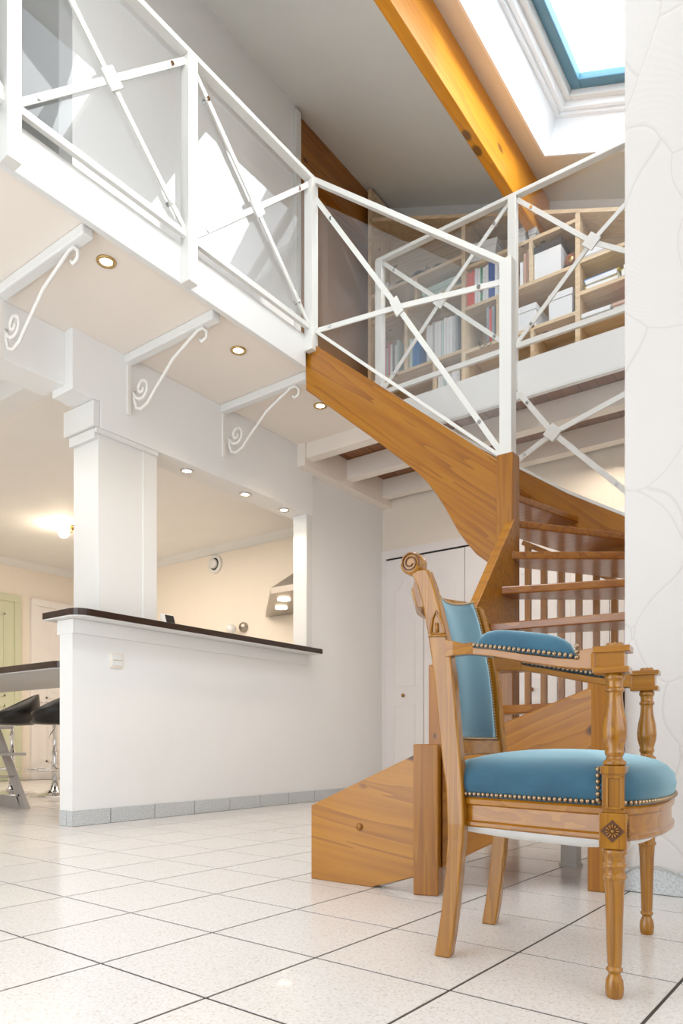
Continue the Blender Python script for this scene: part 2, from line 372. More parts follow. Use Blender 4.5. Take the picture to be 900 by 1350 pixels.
# lintel and beam
lin = MB().prism([(2.60, 3.72, 2.40), (4.66, 3.72, 2.40), (4.66, 3.72, ZC), (2.41, 3.72, ZC), (2.41, 3.72, 2.56), (2.60, 3.72, 2.56)], (0, .21, 0))
struct(lin.build('trim_2', WHITE, bev=.004), 'white boxed lintel over the kitchen opening', 'beam')
struct(B((-.5, 3.80, 2.60), (2.41, 4.02, ZC)).build('trim_3', WHITE, bev=.004), 'white ceiling beam left of the pillar', 'beam')
struct(B((4.59, 3.735, 1.27), (4.66, 3.75, 2.41)).build('trim_4', GLOSS), 'white door-like casing on right side of kitchen opening', 'trim')
# column
cl = MB(); cl.box((2.60, 3.745, 1.27), (3.04, 4.0, 2.40)); 
colm = thing('column', (2.82, 3.87, 1.27), 'square white boxed pillar standing on the dark bar top', 'pillar')
cl.build('shaft', GLOSS, colm, bev=.003)
B((2.93, 3.738, 1.272), (3.04, 3.747, 2.395)).build('cover_strip', GLOSS, colm, bev=.002)
B((2.575, 3.748, 2.34), (2.598, 4.01, 2.398)).build('capital_moulding', GLOSS, colm)
B((2.575, 3.725, 2.37), (3.04, 3.744, 2.398)).build('capital_moulding', GLOSS, colm)
B((2.555, 3.725, 2.402), (2.597, 4.04, 2.557)).build('capital_block', GLOSS, colm, bev=.003)
# skirting tiles
bb = struct(B((2.432, 3.744, 0), (XC-.02, YW, .09)).build('baseboard_left', GROUT), 'grey tiled skirting along the white half wall', 'baseboard')
edges = [W(x, 1070, Y=YW).x for x in (95, 144.5, 202.5, 255, 301.5, 341.5, 379)]
dx = .333
while edges[-1] < XC-.1: edges.append(edges[-1]+dx)
edges[-1] = min(edges[-1], XC-.03)
for a, b in zip(edges[:-1], edges[1:]): B((a+.003, 3.738, .002), (b-.003, 3.746, .092)).build('skirting_tile', BTILE, bb)
B((2.424, 3.742, .002), (2.431, 3.80, .092)).build('skirting_tile', BTILE, bb)
B((2.424, 3.806, .002), (2.431, 3.875, .092)).build('skirting_tile', BTILE, bb)
# bar top: dark slab with a rounded corner on a white under-board
def slab(x0, x1, y0, y1, r):
    pts = [(x1, y0), (x1, y1), (x0, y1)] if x1 < 4 else [(x1, y0), (x1, 3.733), (4.588, 3.733), (4.588, y1), (x0, y1)]
    for k in range(7):
        a = pi+pi/2*k/6; pts.append((x0+r+r*cos(a), y0+r+r*sin(a)))
    return pts
bt = thing('bar_counter', (3.5, 3.8, 1.225), 'dark brown bar top with rounded corner on the white half wall', 'countertop')
MB().prism([(x, y, 1.232) for x, y in slab(2.37, 4.66, 3.62, 3.97, .09)], (0, 0, .040)).build('slab', LAM, bt, bev=.003)
MB().prism([(x, y, 1.2255) for x, y in slab(2.374, 4.655, 3.625, 3.965, .09)], (0, 0, .0065)).build('under_board', GLOSS, bt)
# double light switch
sw = thing('light_switch', W(153.5, 880, Y=YW), 'white double light switch on the half wall below the bar', 'light switch')
p = W(153.5, 871, Y=YW)
B((p.x-.045, YW-.008, p.z-.045), (p.x+.045, YW, p.z+.045)).build('frame', CREAM, sw, bev=.002)
B((p.x-.036, YW-.014, p.z+.003), (p.x+.036, YW-.008, p.z+.034)).build('rocker', GLOSS, sw, bev=.002)
B((p.x-.036, YW-.013, p.z-.034), (p.x+.036, YW-.008, p.z-.001)).build('rocker', GLOSS, sw, bev=.002)
# small tablet-like display on the bar
tb = thing('display', (2.98+.16, 3.72, 1.272), 'small dark screen propped in a white stand at the pillar foot', 'screen')
M = Matrix.Translation((3.11, 3.70, 1.272)) @ Matrix.Rotation(radians(-20), 4, 'X')
B((-.055, -.004, 0), (.055, .006, .075), M).build('stand', GLOSS, tb)
B((-.02, -.007, .012), (.05, -.004, .07), M).build('screen', DARK, tb)

# ================================================================== KITCHEN / DINING BEYOND
struct(B((-.6, 3.9, ZC), (6.3, 9.3, ZC+.1)).build('ceiling_kitchen', KCEIL), 'white flat ceiling of the kitchen', 'ceiling')
struct(B((6.2, 3.88, 0), (6.3, 9.2, ZC)).build('wall_kitchen_far', CREAM), 'cream kitchen wall seen through the opening')
struct(B((-.6, 9.1, 0), (6.3, 9.2, ZC)).build('wall_dining_far', CREAM), 'cream wall with doors beyond the dining table')
cr = MB()
cr.prism([(6.2, 3.9, ZC), (6.12, 3.9, ZC), (6.14, 3.9, ZC-.03), (6.18, 3.9, ZC-.07), (6.2, 3.9, ZC-.08)], (0, 5.2, 0))
struct(cr.build('trim_5', GLOSS), 'white cornice above the cream kitchen wall', 'cornice')
struct(MB().prism([(0, 9.1, ZC), (0, 9.02, ZC), (0, 9.04, ZC-.03), (0, 9.08, ZC-.07), (0, 9.1, ZC-.08)], (6.14, 0, 0)).build('trim_6', GLOSS), 'white cornice above the far doors', 'cornice')
struct(B((2.50, 4.03, 2.80), (2.66, 6.2, ZC)).build('trim_7', WHITE), 'white ceiling joist above the dining table', 'joist')
def paneled(name, x0, x1, z1, y, mat, label, cat='door', frame=.09):
    d = thing(name, ((x0+x1)/2, y, 0), label, cat, kind='structure')
    B((x0, y-.03, 0), (x1, y, z1)).build('leaf', mat, d)
    f = MB(); f.box((x0-frame, y-.05, 0), (x0, y, z1)); f.box((x1, y-.05, 0), (x1+frame, y, z1)); f.box((x0-frame, y-.055, z1), (x1+frame, y, z1+frame))
    f.build('casing', mat, d)
    for a, b in ((.10, .42), (.47, .93)):
        q = MB(); x2, x3 = x0+.13, x1-.13; za, zb = z1*a, z1*b
        for u, v in (((x2, za), (x3, za+.02)), ((x2, zb-.02), (x3, zb)), ((x2, za), (x2+.02, zb)), ((x3-.02, za), (x3, zb))):
            q.box((u[0], y-.042, u[1]), (v[0], y-.03, v[1]))
        q.box((x2+.08, y-.036, za+.08), (x3-.08, y-.03, zb-.08)); q.build('panel', mat, d)
    MB().tube([(x0+.06, y-.03, 1.05), (x0+.06, y-.075, 1.05), (x0+.16, y-.08, 1.05)], .009, 8).build('handle', CHROME, d)
    return d
paneled('door_1', 4.25, 5.02, 2.36, 9.1, GREEN, 'pale green panelled door at far left of the dining room')
paneled('door_2', 5.34, 6.05, 2.36, 9.1, DOORW, 'white panelled door right of the green one')
paneled('door_3', 2.9, 3.7, 2.36, 9.1, DOORW, 'white panelled door left of the green one')
# air vent
p = W(284, 744, X=6.2); vt = thing('air_vent', p, 'round white ventilation valve high on the cream kitchen wall', 'vent')
Mx = Matrix.Translation(p) @ Matrix.Rotation(-pi/2, 4, 'Y') @ Matrix.Scale(1.3, 4)
MB().lathe([(.09, 0), (.09, .012), (.078, .022), (.062, .022), (.055, .008), (.0001, .008)], n=24, M=Mx).build('ring', GLOSS, vt)
MB().lathe([(.060, .009), (.060, .013), (.0001, .013)], n=24, M=Mx).build('gap', DARK, vt)
MB().lathe([(.043, .013), (.046, .035), (.035, .042), (.0001, .044)], n=24, M=Mx).build('disc', GLOSS, vt)
# extractor hood in the corner
hd = thing('cooker_hood', (5.9, 4.7, 1.9), 'stainless steel cooker hood with lit lamps beside the bright jamb', 'cooker hood')
base = [W(350, 814, Z=1.96), W(357, 783, Z=1.96)]; base += [Vector((base[1].x, 4.2, 1.96)), Vector((base[0].x, 4.2, 1.96))]
h_ = MB(); top = [b+Vector((0, 0, .06)) for b in base]; cap = [Vector((base[0].x-.02, base[0].y-.55, 2.35)), Vector((base[0].x-.3, base[0].y-.75, 2.35)), Vector((base[0].x-.3, 4.3, 2.35)), Vector((base[0].x-.02, 4.3, 2.35))]
h_.loft([base, top, cap]).build('canopy', STAINL, hd)
for k in range(3):
    y0 = base[1].y-.26-k*.22
    B((base[1].x+.10, y0-.18, 1.95), (base[0].x-.1, y0, 1.96)).build('filter', metal('filter_steel', (.5, .44, .34), .45) if k == 0 else bpy.data.materials['filter_steel'], hd)
for t in (.28, .62):
    q = base[1].lerp(base[0], t)+Vector((.0, -.20, 0)); MB().lathe([(.065, -.012), (.065, 0), (.0001, 0)], c=(q.x, q.y, 1.96), n=16).build('lamp', LAMP, hd)
# wall spotlight
p = W(322, 827, X=6.2); wl_ = thing('wall_lamp', p, 'small round chrome and white wall lamp just above the bar top', 'lamp')
MB().lathe([(.06, 0), (.06, .03), (.045, .05), (.0001, .055)], n=18, M=Matrix.Translation(p) @ Matrix.Rotation(-pi/2, 4, 'Y')).build('mount', STAINL, wl_)
MB().sphere(p+Vector((-.12, .10, -.03)), .062, 14, 9).build('globe', GLOSS, wl_)
# dining ceiling lamp
p = W(84, 702, Z=2.84); cp = thing('ceiling_lamp', p, 'glowing round bulb on a brass arm under the dining ceiling', 'lamp')
MB().sphere(p, .062, 14, 9).build('bulb', LAMP, cp)
MB().lathe([(.03, 0), (.03, .04), (.012, .05)], c=(p.x+.06, p.y-.075, ZC-.05), n=14).build('mount', BRASS, cp)
MB().tube([p+Vector((.03, -.03, .0)), p+Vector((.06, -.07, .01)), (p.x+.06, p.y-.075, ZC-.045)], .012, 8).build('arm', BRASS, cp)
pl = bpy.data.lights.new('bulb_light', 'POINT'); pl.energy = 9; pl.color = WARM; pl.shadow_soft_size = .06
po = bpy.data.objects.new('bulb_light', pl); C.objects.link(po); po.location = p+Vector((-.02, 0, -.09))
# table
ta = thing('bar_table', (2.95, 5.2, 0), 'high dark-topped dining table meeting the end of the half wall', 'table')
MB().prism([(x, y, .95) for x, y in slab(2.44, 3.32, 3.90, 6.6, .08)], (0, 0, .042)).build('tabletop', LAM, ta, bev=.003)
MB().prism([(x, y, .944) for x, y in slab(2.444, 3.316, 3.904, 6.596, .08)], (0, 0, .006)).build('underside', UNDER, ta)
for x in (2.6, 3.15): MB().lathe([(.05, 0), (.05, .01), (.03, .02), (.03, .93), (.06, .935), (.06, .944)], c=(x, 6.42, 0), n=16).build('leg', CHROME, ta)
for x in (2.62, 3.15): MB().lathe([(.04, .936), (.04, .944)], c=(x, 4.1, 0), n=14).build('fixing_plate', DARK, ta)
# bar stools
def stool(x, y, rz, label):
    t = thing('bar_stool', (x, y, 0), label, 'bar stool', 'black bar stools by the high table')
    o0 = OFF[t.name]; T = Matrix.Translation(o0)
    MB().lathe([(.215, 0), (.215, .006), (.19, .014), (.10, .03), (.05, .06), (.036, .10), (.0001, .10)], n=28, M=T).build('base', CHROME, t)
    MB().lathe([(.030, .09), (.030, .42), (.022, .43), (.022, .66), (.05, .665)], n=16, M=T).build('pole', CHROME, t)
    rg = [T @ Vector((.16*cos(a)-.10, .16*sin(a), .245)) for a in [2*pi*k/22 for k in range(23)]]
    MB().tube(rg, .010, 8).build('footrest', CHROME, t)
    MB().tube([T @ Vector((0, -.02, .62)), T @ Vector((-.02, -.05, .58)), T @ Vector((-.03, -.07, .54))], .005, 6).build('lever', CHROME, t)
    sh = MB(); secs = []
    for r_, z in ((.10, .662), (.19, .668), (.215, .69), (.215, .715), (.19, .735), (.08, .74)):
        secs.append([T @ Vector((r_*cos(a), r_*1.02*sin(a), z)) for a in [2*pi*k/26 for k in range(26)]])
    sh.loft(secs, True).build('seat', LEATHER, t)
    bk = MB(); secs = []
    for k in range(23):
        a = -pi*.72+pi*1.44*k/22; hgt = .02+.21*(cos(a*.62))**1.5; c_, s_ = cos(a), sin(a)
        secs.append([T @ Vector((r_*c_, r_*s_, z)) for r_, z in ((.20, .69), (.228, .69), (.250, .72+hgt*.6), (.240, .74+hgt), (.222, .74+hgt), (.212, .74))])
    bk.loft(secs, True).build('backrest', LEATHER, t)
    t.rotation_euler = (0, 0, rz); return t
stool(3.74, 6.05, radians(-48), 'black leather bar stool with chrome pole beside the half wall end')
stool(3.63, 6.60, radians(-20), 'black bar stool at the left picture edge, half hidden by high chair')
# high chair of slanted grey beech
hc = thing('high_chair', (2.70, 5.2, 0), 'grey wooden high chair with slanted legs under the table', 'high chair')
for x in (2.87, 2.50):
    MB().prism([(x, 5.02, 0), (x, 5.10, 0), (x, 5.72, .90), (x, 5.66, .90)], (.035, 0, 0)).build('side_post', GREYF, hc)
    MB().prism([(x, 5.10, 0), (x, 5.08+.06, .09), (x, 5.60, .09), (x, 5.60, 0)], (.035, 0, 0)).build('floor_runner', GREYF, hc)
B((2.53, 5.02, .40), (2.87, 5.42, .42)).build('footplate', GREYF, hc); B((2.53, 5.20, .60), (2.87, 5.56, .62)).build('seat', GREYF, hc)
MB().tube([(2.52, 5.2, .24), (2.88, 5.2, .24)], .008, 8).build('tie_rod', CHROME, hc)
MB().lathe([(.008, 0), (.008, .004)], n=10, M=Matrix.Translation((2.866, 5.12, .10)) @ Matrix.Rotation(-pi/2, 4, 'Y')).build('screw', DARK, hc)

# ================================================================== BALCONY
bl = MB(); bl.box((.2, YB+.02, ZC), (4.47, YW+.14, ZF)); 
struct(bl.build('ceiling_balcony', CEIL), 'white plaster balcony underside, warm light in its cream tint', 'ceiling')
bn = W(402, 490, Y=YB).x
struct(B((.2, YB-.005, 2.895), (bn, YB+.03, 3.10)).build('trim_8', GLOSS, bev=.002), 'white fascia board along the balcony edge', 'fascia')
struct(B((bn, 2.91, ZF-.14), (XF+.02, YB+.1, ZF)).build('trim_9', GLOSS), 'white landing edge at the stair head', 'fascia')
# exposed joists under gallery
for k, x in enumerate((4.47, 5.03, 5.60)):
    o = tag(B((x, .66 if k else 2.93, 2.80), (x+.10, 3.70, 2.965)).build('ceiling_joist', JOIST, bev=.003),
        ('whitewashed ceiling joist beside the balcony plaster', 'middle whitewashed joist under the gallery', 'whitewashed joist against the closet wall')[k], 'joist', 'whitewashed joists under the gallery')
    if k == 0: pass
struct(B((4.45, 3.64, 2.74), (XC, YW, 2.97)).build('trim_10', JOIST, bev=.003), 'whitewashed wall plate beam carrying the joists', 'beam')
gc = thing('ceiling_gallery', (5.1, 2.2, 2.97), 'red-brown plank boarding under the gallery', 'ceiling', kind='structure')
y = .66
while y < 3.70:
    B((4.50 if y > 2.9 else XF, y+.002, 2.968), (XC+.05, min(y+.115, 3.73), 2.99)).build('plank', PLANKW, gc); y += .117
struct(B((XF, .3, 2.99), (6.0, 3.9, ZF)).build('floor_gallery', SHELFW), 'upper gallery floor', 'floor')
struct(B((XF-.03, .66, 2.905), (XF+.01, YB+.05, 3.17)).build('trim_11', GLOSS, bev=.002), 'white fascia board along the gallery edge under the bookshelf', 'fascia')
# upper walls
struct(B((2.43, YW, ZF), (4.46, YW+.14, 5.72)).build('wall_upper', WHITE), 'white upper wall behind the balcony railing')
struct(B((4.44, YW-.03, ZF), (4.50, YW+.15, 5.66)).build('trim_12', GLOSS), 'white casing at the end of the upper wall', 'trim')
struct(B((2.432, YW+.14, ZF), (2.55, 7.5, 6.6)).build('wall_recess', SHADEW), 'white recess wall behind the balcony, shade painted in as grey')
struct(B((4.46, 3.93, ZF), (XB, 4.05, 5.8)).build('wall_brown', BROWNW), 'brown wall at the end of the balcony')
struct(B((XB, .3, ZF), (6.0, 4.05, 5.9)).build('wall_gallery', WHITE), 'cream back wall above the bookshelf')
# closet wall
struct(B((XC, .6, 0), (6.2, 3.9, 2.965)).build('wall_closet', CREAM), 'cream wall around the closet doors')
# sloped ceiling with the skylight opening
X0, X1 = 3.58, 5.29; Y0, Y1 = .72, 1.965
def cslab(x0, x1, y0, y1, mat, name, th=.06):
    m = MB(); m.prism([(x0, y0, zroof(y0)), (x0, y1, zroof(y1)), (x0, y1, zroof(y1)+th), (x0, y0, zroof(y0)+th)], (x1-x0, 0, 0)); return m.build(name, mat)
struct(cslab(.6, 6.0, 2.2, 7.6, ROOFC, 'ceiling_slope'), 'grey-white sloped ceiling left of the golden beam', 'ceiling')
o = MB()
e = .0215
for x0, x1, y0, y1 in ((.6, .85, Y0-e, 2.2), (2.85, X0-e, Y0-e, 2.2), (.85, 2.85, 1.7, 2.2), (.85, 2.85, Y0-e, Y0+.01), (X1+e, 6.0, Y0-e, 2.2), (X0-e, X1+e, Y1+e, 2.2), (.6, 6.0, .3, Y0-e)):  # the second hole, out of view, is added to light the upper wall
    o.prism([(x0, y0, zroof(y0)), (x0, y1, zroof(y1)), (x0, y1, zroof(y1)+.06), (x0, y0, zroof(y0)+.06)], (x1-x0, 0, 0))
struct(o.build('ceiling_skylight', TEXC), 'textured cream sloped ceiling around the skylight', 'ceiling')
# skylight: reveal, frame, sash, pane
nz = Vector((0, -.41, 1)).normalized(); ny = Vector((0, 1, .41)).normalized()
win = thing('window_1', (X0, Y0, zroof(Y0)), 'white framed roof window in a deep bright reveal', 'skylight', kind='structure')
Mw = Matrix(((1, 0, 0, X0), (0, ny.y, nz.y, Y0), (0, ny.z, nz.z, zroof(Y0)), (0, 0, 0, 1)))
LX = X1-X0; LY = (Y1-Y0)*math.hypot(1, .41)
def ringbox(x0, x1, y0, y1, wd, z0, z1):
    m = MB(); m.box((x0, y0, z0), (x1, y0+wd, z1), Mw); m.box((x0, y1-wd, z0), (x1, y1, z1), Mw); m.box((x0, y0+wd, z0), (x0+wd, y1-wd, z1), Mw); m.box((x1-wd, y0+wd, z0), (x1, y1-wd, z1), Mw); return m
ringbox(-.02, LX+.02, -.02, LY+.02, .02, -.004, .27).build('reveal', REVEAL, win)
ringbox(-.02, LX+.02, -.02, LY+.02, .05, .25, .30).build('lining', REVEAL, win)
ringbox(.03, LX-.03, .03, LY-.03, .04, .27, .36).build('window_frame', REVEAL, win, bev=.004)
ringbox(.065, LX-.065, .065, LY-.065, .055, .31, .38).build('sash', GLOSS, win, bev=.006)
ringbox(.118, LX-.118, .118, LY-.118, .085, .35, .40).build('glazing_bead', BLUEF, win, bev=.006)
MB().box((.19, .19, .375), (LX-.19, LY-.19, .38), Mw).build('pane', WGLASS, win)
# beams
bg = tag(MB().prism([(2.6, 2.13, 4.64), (2.6, 2.13, zroof(2.13)+.005), (2.6, 2.21, zroof(2.21)+.005), (2.6, 2.21, 4.64)], (XB-2.6, 0, 0)).build('roof_beam', BEAM_G, bev=.005),
         'big golden knotty beam crossing the sloped ceiling beside the skylight', 'beam')
tag(MB().prism([(4.46, 3.80, 5.32), (4.46, 3.80, zroof(3.80)), (4.46, 3.92, zroof(3.92)), (4.46, 3.92, 5.32)], (XB-4.46, 0, 0)).build('roof_beam', BEAM_R, bev=.005),
    'red-brown knotty beam above the brown wall at balcony end', 'beam')
# right foreground wall
xr = 2.47; yr = W(823, 1172, X=xr).y
struct(MB().prism([(xr, -1.39, 0), (xr, yr, 0), (xr, yr, zroof(yr)-.01), (xr, -1.39, zroof(-1.39)-.01)], (.14, 0, 0)).build('wall_right', FAN, bev=.003), 'pale fan-textured wall at the right edge')
struct(B((xr+.14, yr-.10, 0), (6.2, yr, zroof(yr-.1)-.005)).build('wall_stair', WHITE), 'white wall beside the winding stair')
br = struct(B((xr-.006, -1.3, 0), (xr, yr-.002, .075)).build('baseboard_right', GROUT), 'grey tiled skirting under the fan-textured wall', 'baseboard')
yy = yr-.004
while yy > -1.2:
    B((xr-.012, yy-.33, .002), (xr-.005, yy, .078)).build('skirting_tile', BTILE, br); yy -= .336
cb = [W(x, y, X=xr-.016) for x, y in ((824, 1152), (832, 1146), (842, 1141.5), (856, 1140), (872, 1144), (886, 1150), (902, 1158), (930, 1168))]
tag(MB().tube(cb, .0022, 6).build('cable', paint('grey_cable', (.45, .43, .40), .5)), 'thin grey cable clipped above the skirting of the fan-textured wall', 'cable')

wf = MB(); wf.box((-.7, 3.5, 0), (-.6, 9.2, ZC)); wf.box((-.7, -1.5, 0), (-.6, .9, ZC)); wf.box((-.7, .9, 2.5), (-.6, 3.5, ZC)); wf.prism([(-.7, -1.5, ZC), (-.7, 7.6, ZC), (-.7, 7.6, zroof(7.6)), (-.7, -1.5, zroof(-1.5))], (.1, 0, 0))
struct(wf.build('wall_front', WHITE), 'white gable wall with an added opening for daylight')  # out of view; closes this side, opening added and placed for side light
struct(MB().prism([(-.6, .3, zroof(.3)), (-.6, 7.6, zroof(7.6)), (-.6, 7.6, zroof(7.6)+.06), (-.6, .3, zroof(.3)+.06)], (1.2, 0, 0)).build('ceiling_front', ROOFC), 'sloped ceiling near the gable', 'ceiling')
struct(B((-.6, 7.5, ZC), (2.5, 7.6, 7.3)).build('wall_recess_end', WHITE), 'end wall of the balcony recess')
struct(B((-.6, -1.5, 0), (6.2, -1.4, 3.7)).build('wall_back', WHITE), 'white wall behind the photographer')  # out of view; added so sun enters only by the skylight
struct(MB().prism([(-.6, -1.5, zroof(-1.5)), (-.6, .3, zroof(.3)), (-.6, .3, zroof(.3)+.06), (-.6, -1.5, zroof(-1.5)+.06)], (6.6, 0, 0)).build('ceiling_low', ROOFC), 'low side of the sloped ceiling', 'ceiling')  # unseen extension of the slope, added to block stray sun
# downlights
def downlight(x, y, z, label, grp, e=7):
    t = thing('downlight', (x, y, z-.012), label, 'spotlight', grp)
    c = (x, y, z)
    MB().lathe([(.032, -.002), (.034, -.008), (.048, -.008), (.050, -.001), (.032, 0)], c=c, n=22).build('ring', BRASS if z > 2.8 else CHROME, t)
    MB().lathe([(.0001, -.004), (.031, -.004), (.031, -.001)], c=c, n=18).build('lamp', LAMP, t)
    spot((x, y, z-.03), e)
for k, (px_, py_) in enumerate(((140, 345), (314, 462), (422, 535))):
    q = W(px_, py_, Z=ZC-.003); downlight(q.x, q.y, ZC, ('lit recessed spotlight under balcony, nearest the left edge', 'lit recessed spotlight between the two scroll brackets', 'lit recessed spotlight beside the upper stair string')[k], 'spotlights under the balcony', 16)
for k, x in enumerate((3.37, 3.95, 4.40)):
    downlight(x, 3.82, 2.40, ('small lit spotlight under the lintel next to the pillar', 'middle small lit spotlight under the lintel', 'small lit spotlight under the lintel next to bright jamb')[k], 'spotlights in the kitchen lintel', 9)
# scroll brackets
def spiral(c, r0, r1, turns, a0, n=26):
    return [(c[0], c[1]+(r0+(r1-r0)*k/n)*cos(a0+turns*2*pi*k/n), c[2]+(r0+(r1-r0)*k/n)*sin(a0+turns*2*pi*k/n)) for k in range(n+1)]
def bracket(x, label, y0=YW-.03):
    t = thing('scroll_bracket', (x, y0, 2.55), label, 'bracket', 'white scroll brackets under the balcony')
    B((x-.03, YB+.05, 2.865), (x+.03, y0, ZC-.001)).build('support_beam', GLOSS, t, bev=.008)
    B((x-.012, y0-.012, 2.55), (x+.012, y0-.0, 2.865)).build('wall_bar', IRON, t)
    pts = spiral((x, y0-.135, 2.68), .012, .072, 1.5, radians(-180), 26)
    pts += [(x, y0-.066, 2.62), (x, y0-.085, 2.57), (x, y0-.13, 2.552), (x, y0-.19, 2.572), (x, y0-.26, 2.635), (x, y0-.42, 2.765)]
    yt = YB+.17
    pts += [(x, yt+.07, 2.845), (x, yt+.03, 2.862), (x, yt-.01, 2.86), (x, yt-.04, 2.83), (x, yt-.035, 2.795), (x, yt, 2.785), (x, yt+.015, 2.805)]
    MB().tube(pts, .0095, 8).build('scroll', IRON, t)
bracket(1.98, 'white scroll bracket cut by the left picture edge')
bracket(2.80, 'white scroll bracket above the pillar')
bracket(3.62, 'white scroll bracket nearest the stair head')

# ================================================================== RAILINGS
def diamond(m, c, u, v, r, n, th=.008):
    c, u, v, n = Vector(c), Vector(u).normalized()*r, Vector(v).normalized()*r, Vector(n).normalized()*th
    m.prism([c+u-n/2, c+v-n/2, c-u-n/2, c-v-n/2], n); return m
def xpanel(t, bl_, br_, tr, tl, n, center=None, w=.030, plate=.062, inset=.012):
    """cross bars with a diamond plate and clips, glass behind; corners in order; n = side of the glass"""
    bl_, br_, tr, tl, n = map(Vector, (bl_, br_, tr, tl, n)); n.normalize()
    c = Vector(center) if center else (bl_+br_+tr+tl)/4
    for q in (bl_, br_, tr, tl): MB().bar(c, q, .010, w, n.cross((q-c).normalized())).build('brace', STEEL, t)
    m = MB(); diamond(m, c-n*.010, (br_+tr-bl_-tl), (0, 0, 1), plate, n, .012); m.build('centre_plate', STEEL, t)
    g = n*.022; e = lambda q: c+(q-c)*.985+g
    MB().prism([e(bl_), e(br_), e(tr), e(tl)], n*.006).build('glass_panel', GLASS, t)
    for q in (bl_, br_, tr, tl): MB().tube([c.lerp(q, .8)-n*.012, c.lerp(q, .8)+n*.03], .011, 10).build('glass_clip', CHROME, t)
YR = 2.845
ra = thing('balcony_railing', (2.5, YR, 2.9), 'white steel balcony railing with crossed bars and glass panels', 'railing')
posts = [W(14, 200, Y=YR).x, W(249.5, 300, Y=YR).x, W(410, 300, Y=YR).x]
posts = [posts[0]-1.0]+posts
for k, x in enumerate(posts):
    z0 = 2.89 if k < 3 else 2.99
    B((x-.032, YR-.032, z0), (x+.032, YR+.032, 4.07)).build('post', STEEL, ra, bev=.003)
B((posts[0]-.4, YR-.028, 4.07), (posts[3]+.03, YR+.028, 4.10)).build('top_rail', STEEL, ra, bev=.004)
MB().bar((posts[0], YR, 3.135), (posts[3], YR, 3.135), .025, .032).build('bottom_rail', STEEL, ra)
for a, b in zip(posts[:-1], posts[1:]):
    xpanel(ra, (a+.03, YR, 3.16), (b-.03, YR, 3.16), (b-.03, YR, 4.04), (a+.03, YR, 4.04), (0, 1, 0))
# stair railing, slanting down to the newel
XS = 3.57
NY = W(669, 600, X=XS).y
rs = thing('stair_railing', (XS, NY, 1.95), 'white steel railing slanting down along the upper stair string', 'railing')
tp0 = Vector((XS, YR-.02, 4.085)); tp1 = Vector((XS, NY, W(666, 350, X=XS).z))
MB().bar(tp0, tp1, .055, .030, (0, 0, 1)).build('top_rail', STEEL, rs, bev=.003)
zb1 = W(660, 604, X=XS).z; bt0 = Vector((XS, YR-.02, 3.125)); bt1 = Vector((XS, NY+.03, zb1))
MB().bar(bt0, bt1, .045, .018).build('bottom_rail', STEEL, rs)
B((XS-.034, NY-.034, 2.02), (XS+.034, NY+.034, tp1.z+.02)).build('post', STEEL, rs, bev=.003)
xpanel(rs, W(415, 437, X=XS), bt1+Vector((0, 0, .02)), W(661, 372, X=XS), W(416, 262, X=XS), (1, 0, 0), center=W(524, 405, X=XS))
# gallery railing in front of the bookshelf
XG = XF-.045
rg_ = thing('gallery_railing', (XG, 2.2, 2.9), 'white steel railing with glass in front of the bookshelf', 'railing')
zt = W(676, 262, X=XG).z; yc_, yb_ = W(501, 400, X=XG).y, W(676, 400, X=XG).y; yd_ = .70
zbr = W(680, 457, X=XG).z
for y in (yc_, yb_, yd_): B((XG-.03, y-.03, 2.96), (XG+.03, y+.03, zt)).build('post', STEEL, rg_, bev=.003)
MB().bar((XG, yc_+.03, zt+.01), (XG, yd_, zt+.01), .05, .028).build('top_rail', STEEL, rg_, bev=.004)
MB().bar((XG, yc_, zbr), (XG, yd_, zbr), .025, .035).build('bottom_rail', STEEL, rg_)
for a, b in ((yc_, yb_), (yb_, yd_)):
    xpanel(rg_, (XG, a-.03, zbr+.02), (XG, b+.03, zbr+.02), (XG, b+.03, zt-.02), (XG, a-.03, zt-.02), (1, 0, 0), center=W(*(581, 397) if a == yc_ else (780, 319), X=XG))
# glass guard between outer string and gallery
XO = 4.47
gg = thing('glass_guard', (XO, 1.6, 1.9), 'glass guard with crossed bars between the outer string and the gallery edge', 'railing')
c = W(729, 571, X=XO)
q = [W(683, 606, X=XO), W(860, 676, X=XO), W(860, 500, X=XO), W(684, 518, X=XO)]
for e_ in q: MB().bar(c, e_, .012, .034, Vector((1, 0, 0)).cross((e_-c).normalized())).build('brace', STEEL, gg)
m = MB(); diamond(m, c-Vector((.012, 0, 0)), (0, 1, 0), (0, 0, 1), .062, (1, 0, 0), .012); m.build('centre_plate', STEEL, gg)
g0 = [W(560, 573, X=XO+.02), W(683, 626, X=XO+.02), W(822, 681, X=XO+.02), W(865, 690, X=XO+.02), W(865, 468, X=XO+.02), W(560, 560, X=XO+.02)]
MB().prism(g0, (.006, 0, 0)).build('glass_panel', GLASS, gg)
for e_ in (c.lerp(q[0], .8), c.lerp(q[3], .75), c.lerp(q[1], .66)): MB().tube([e_-Vector((.012, 0, 0)), e_+Vector((.03, 0, 0))], .010, 10).build('glass_clip', CHROME, gg)

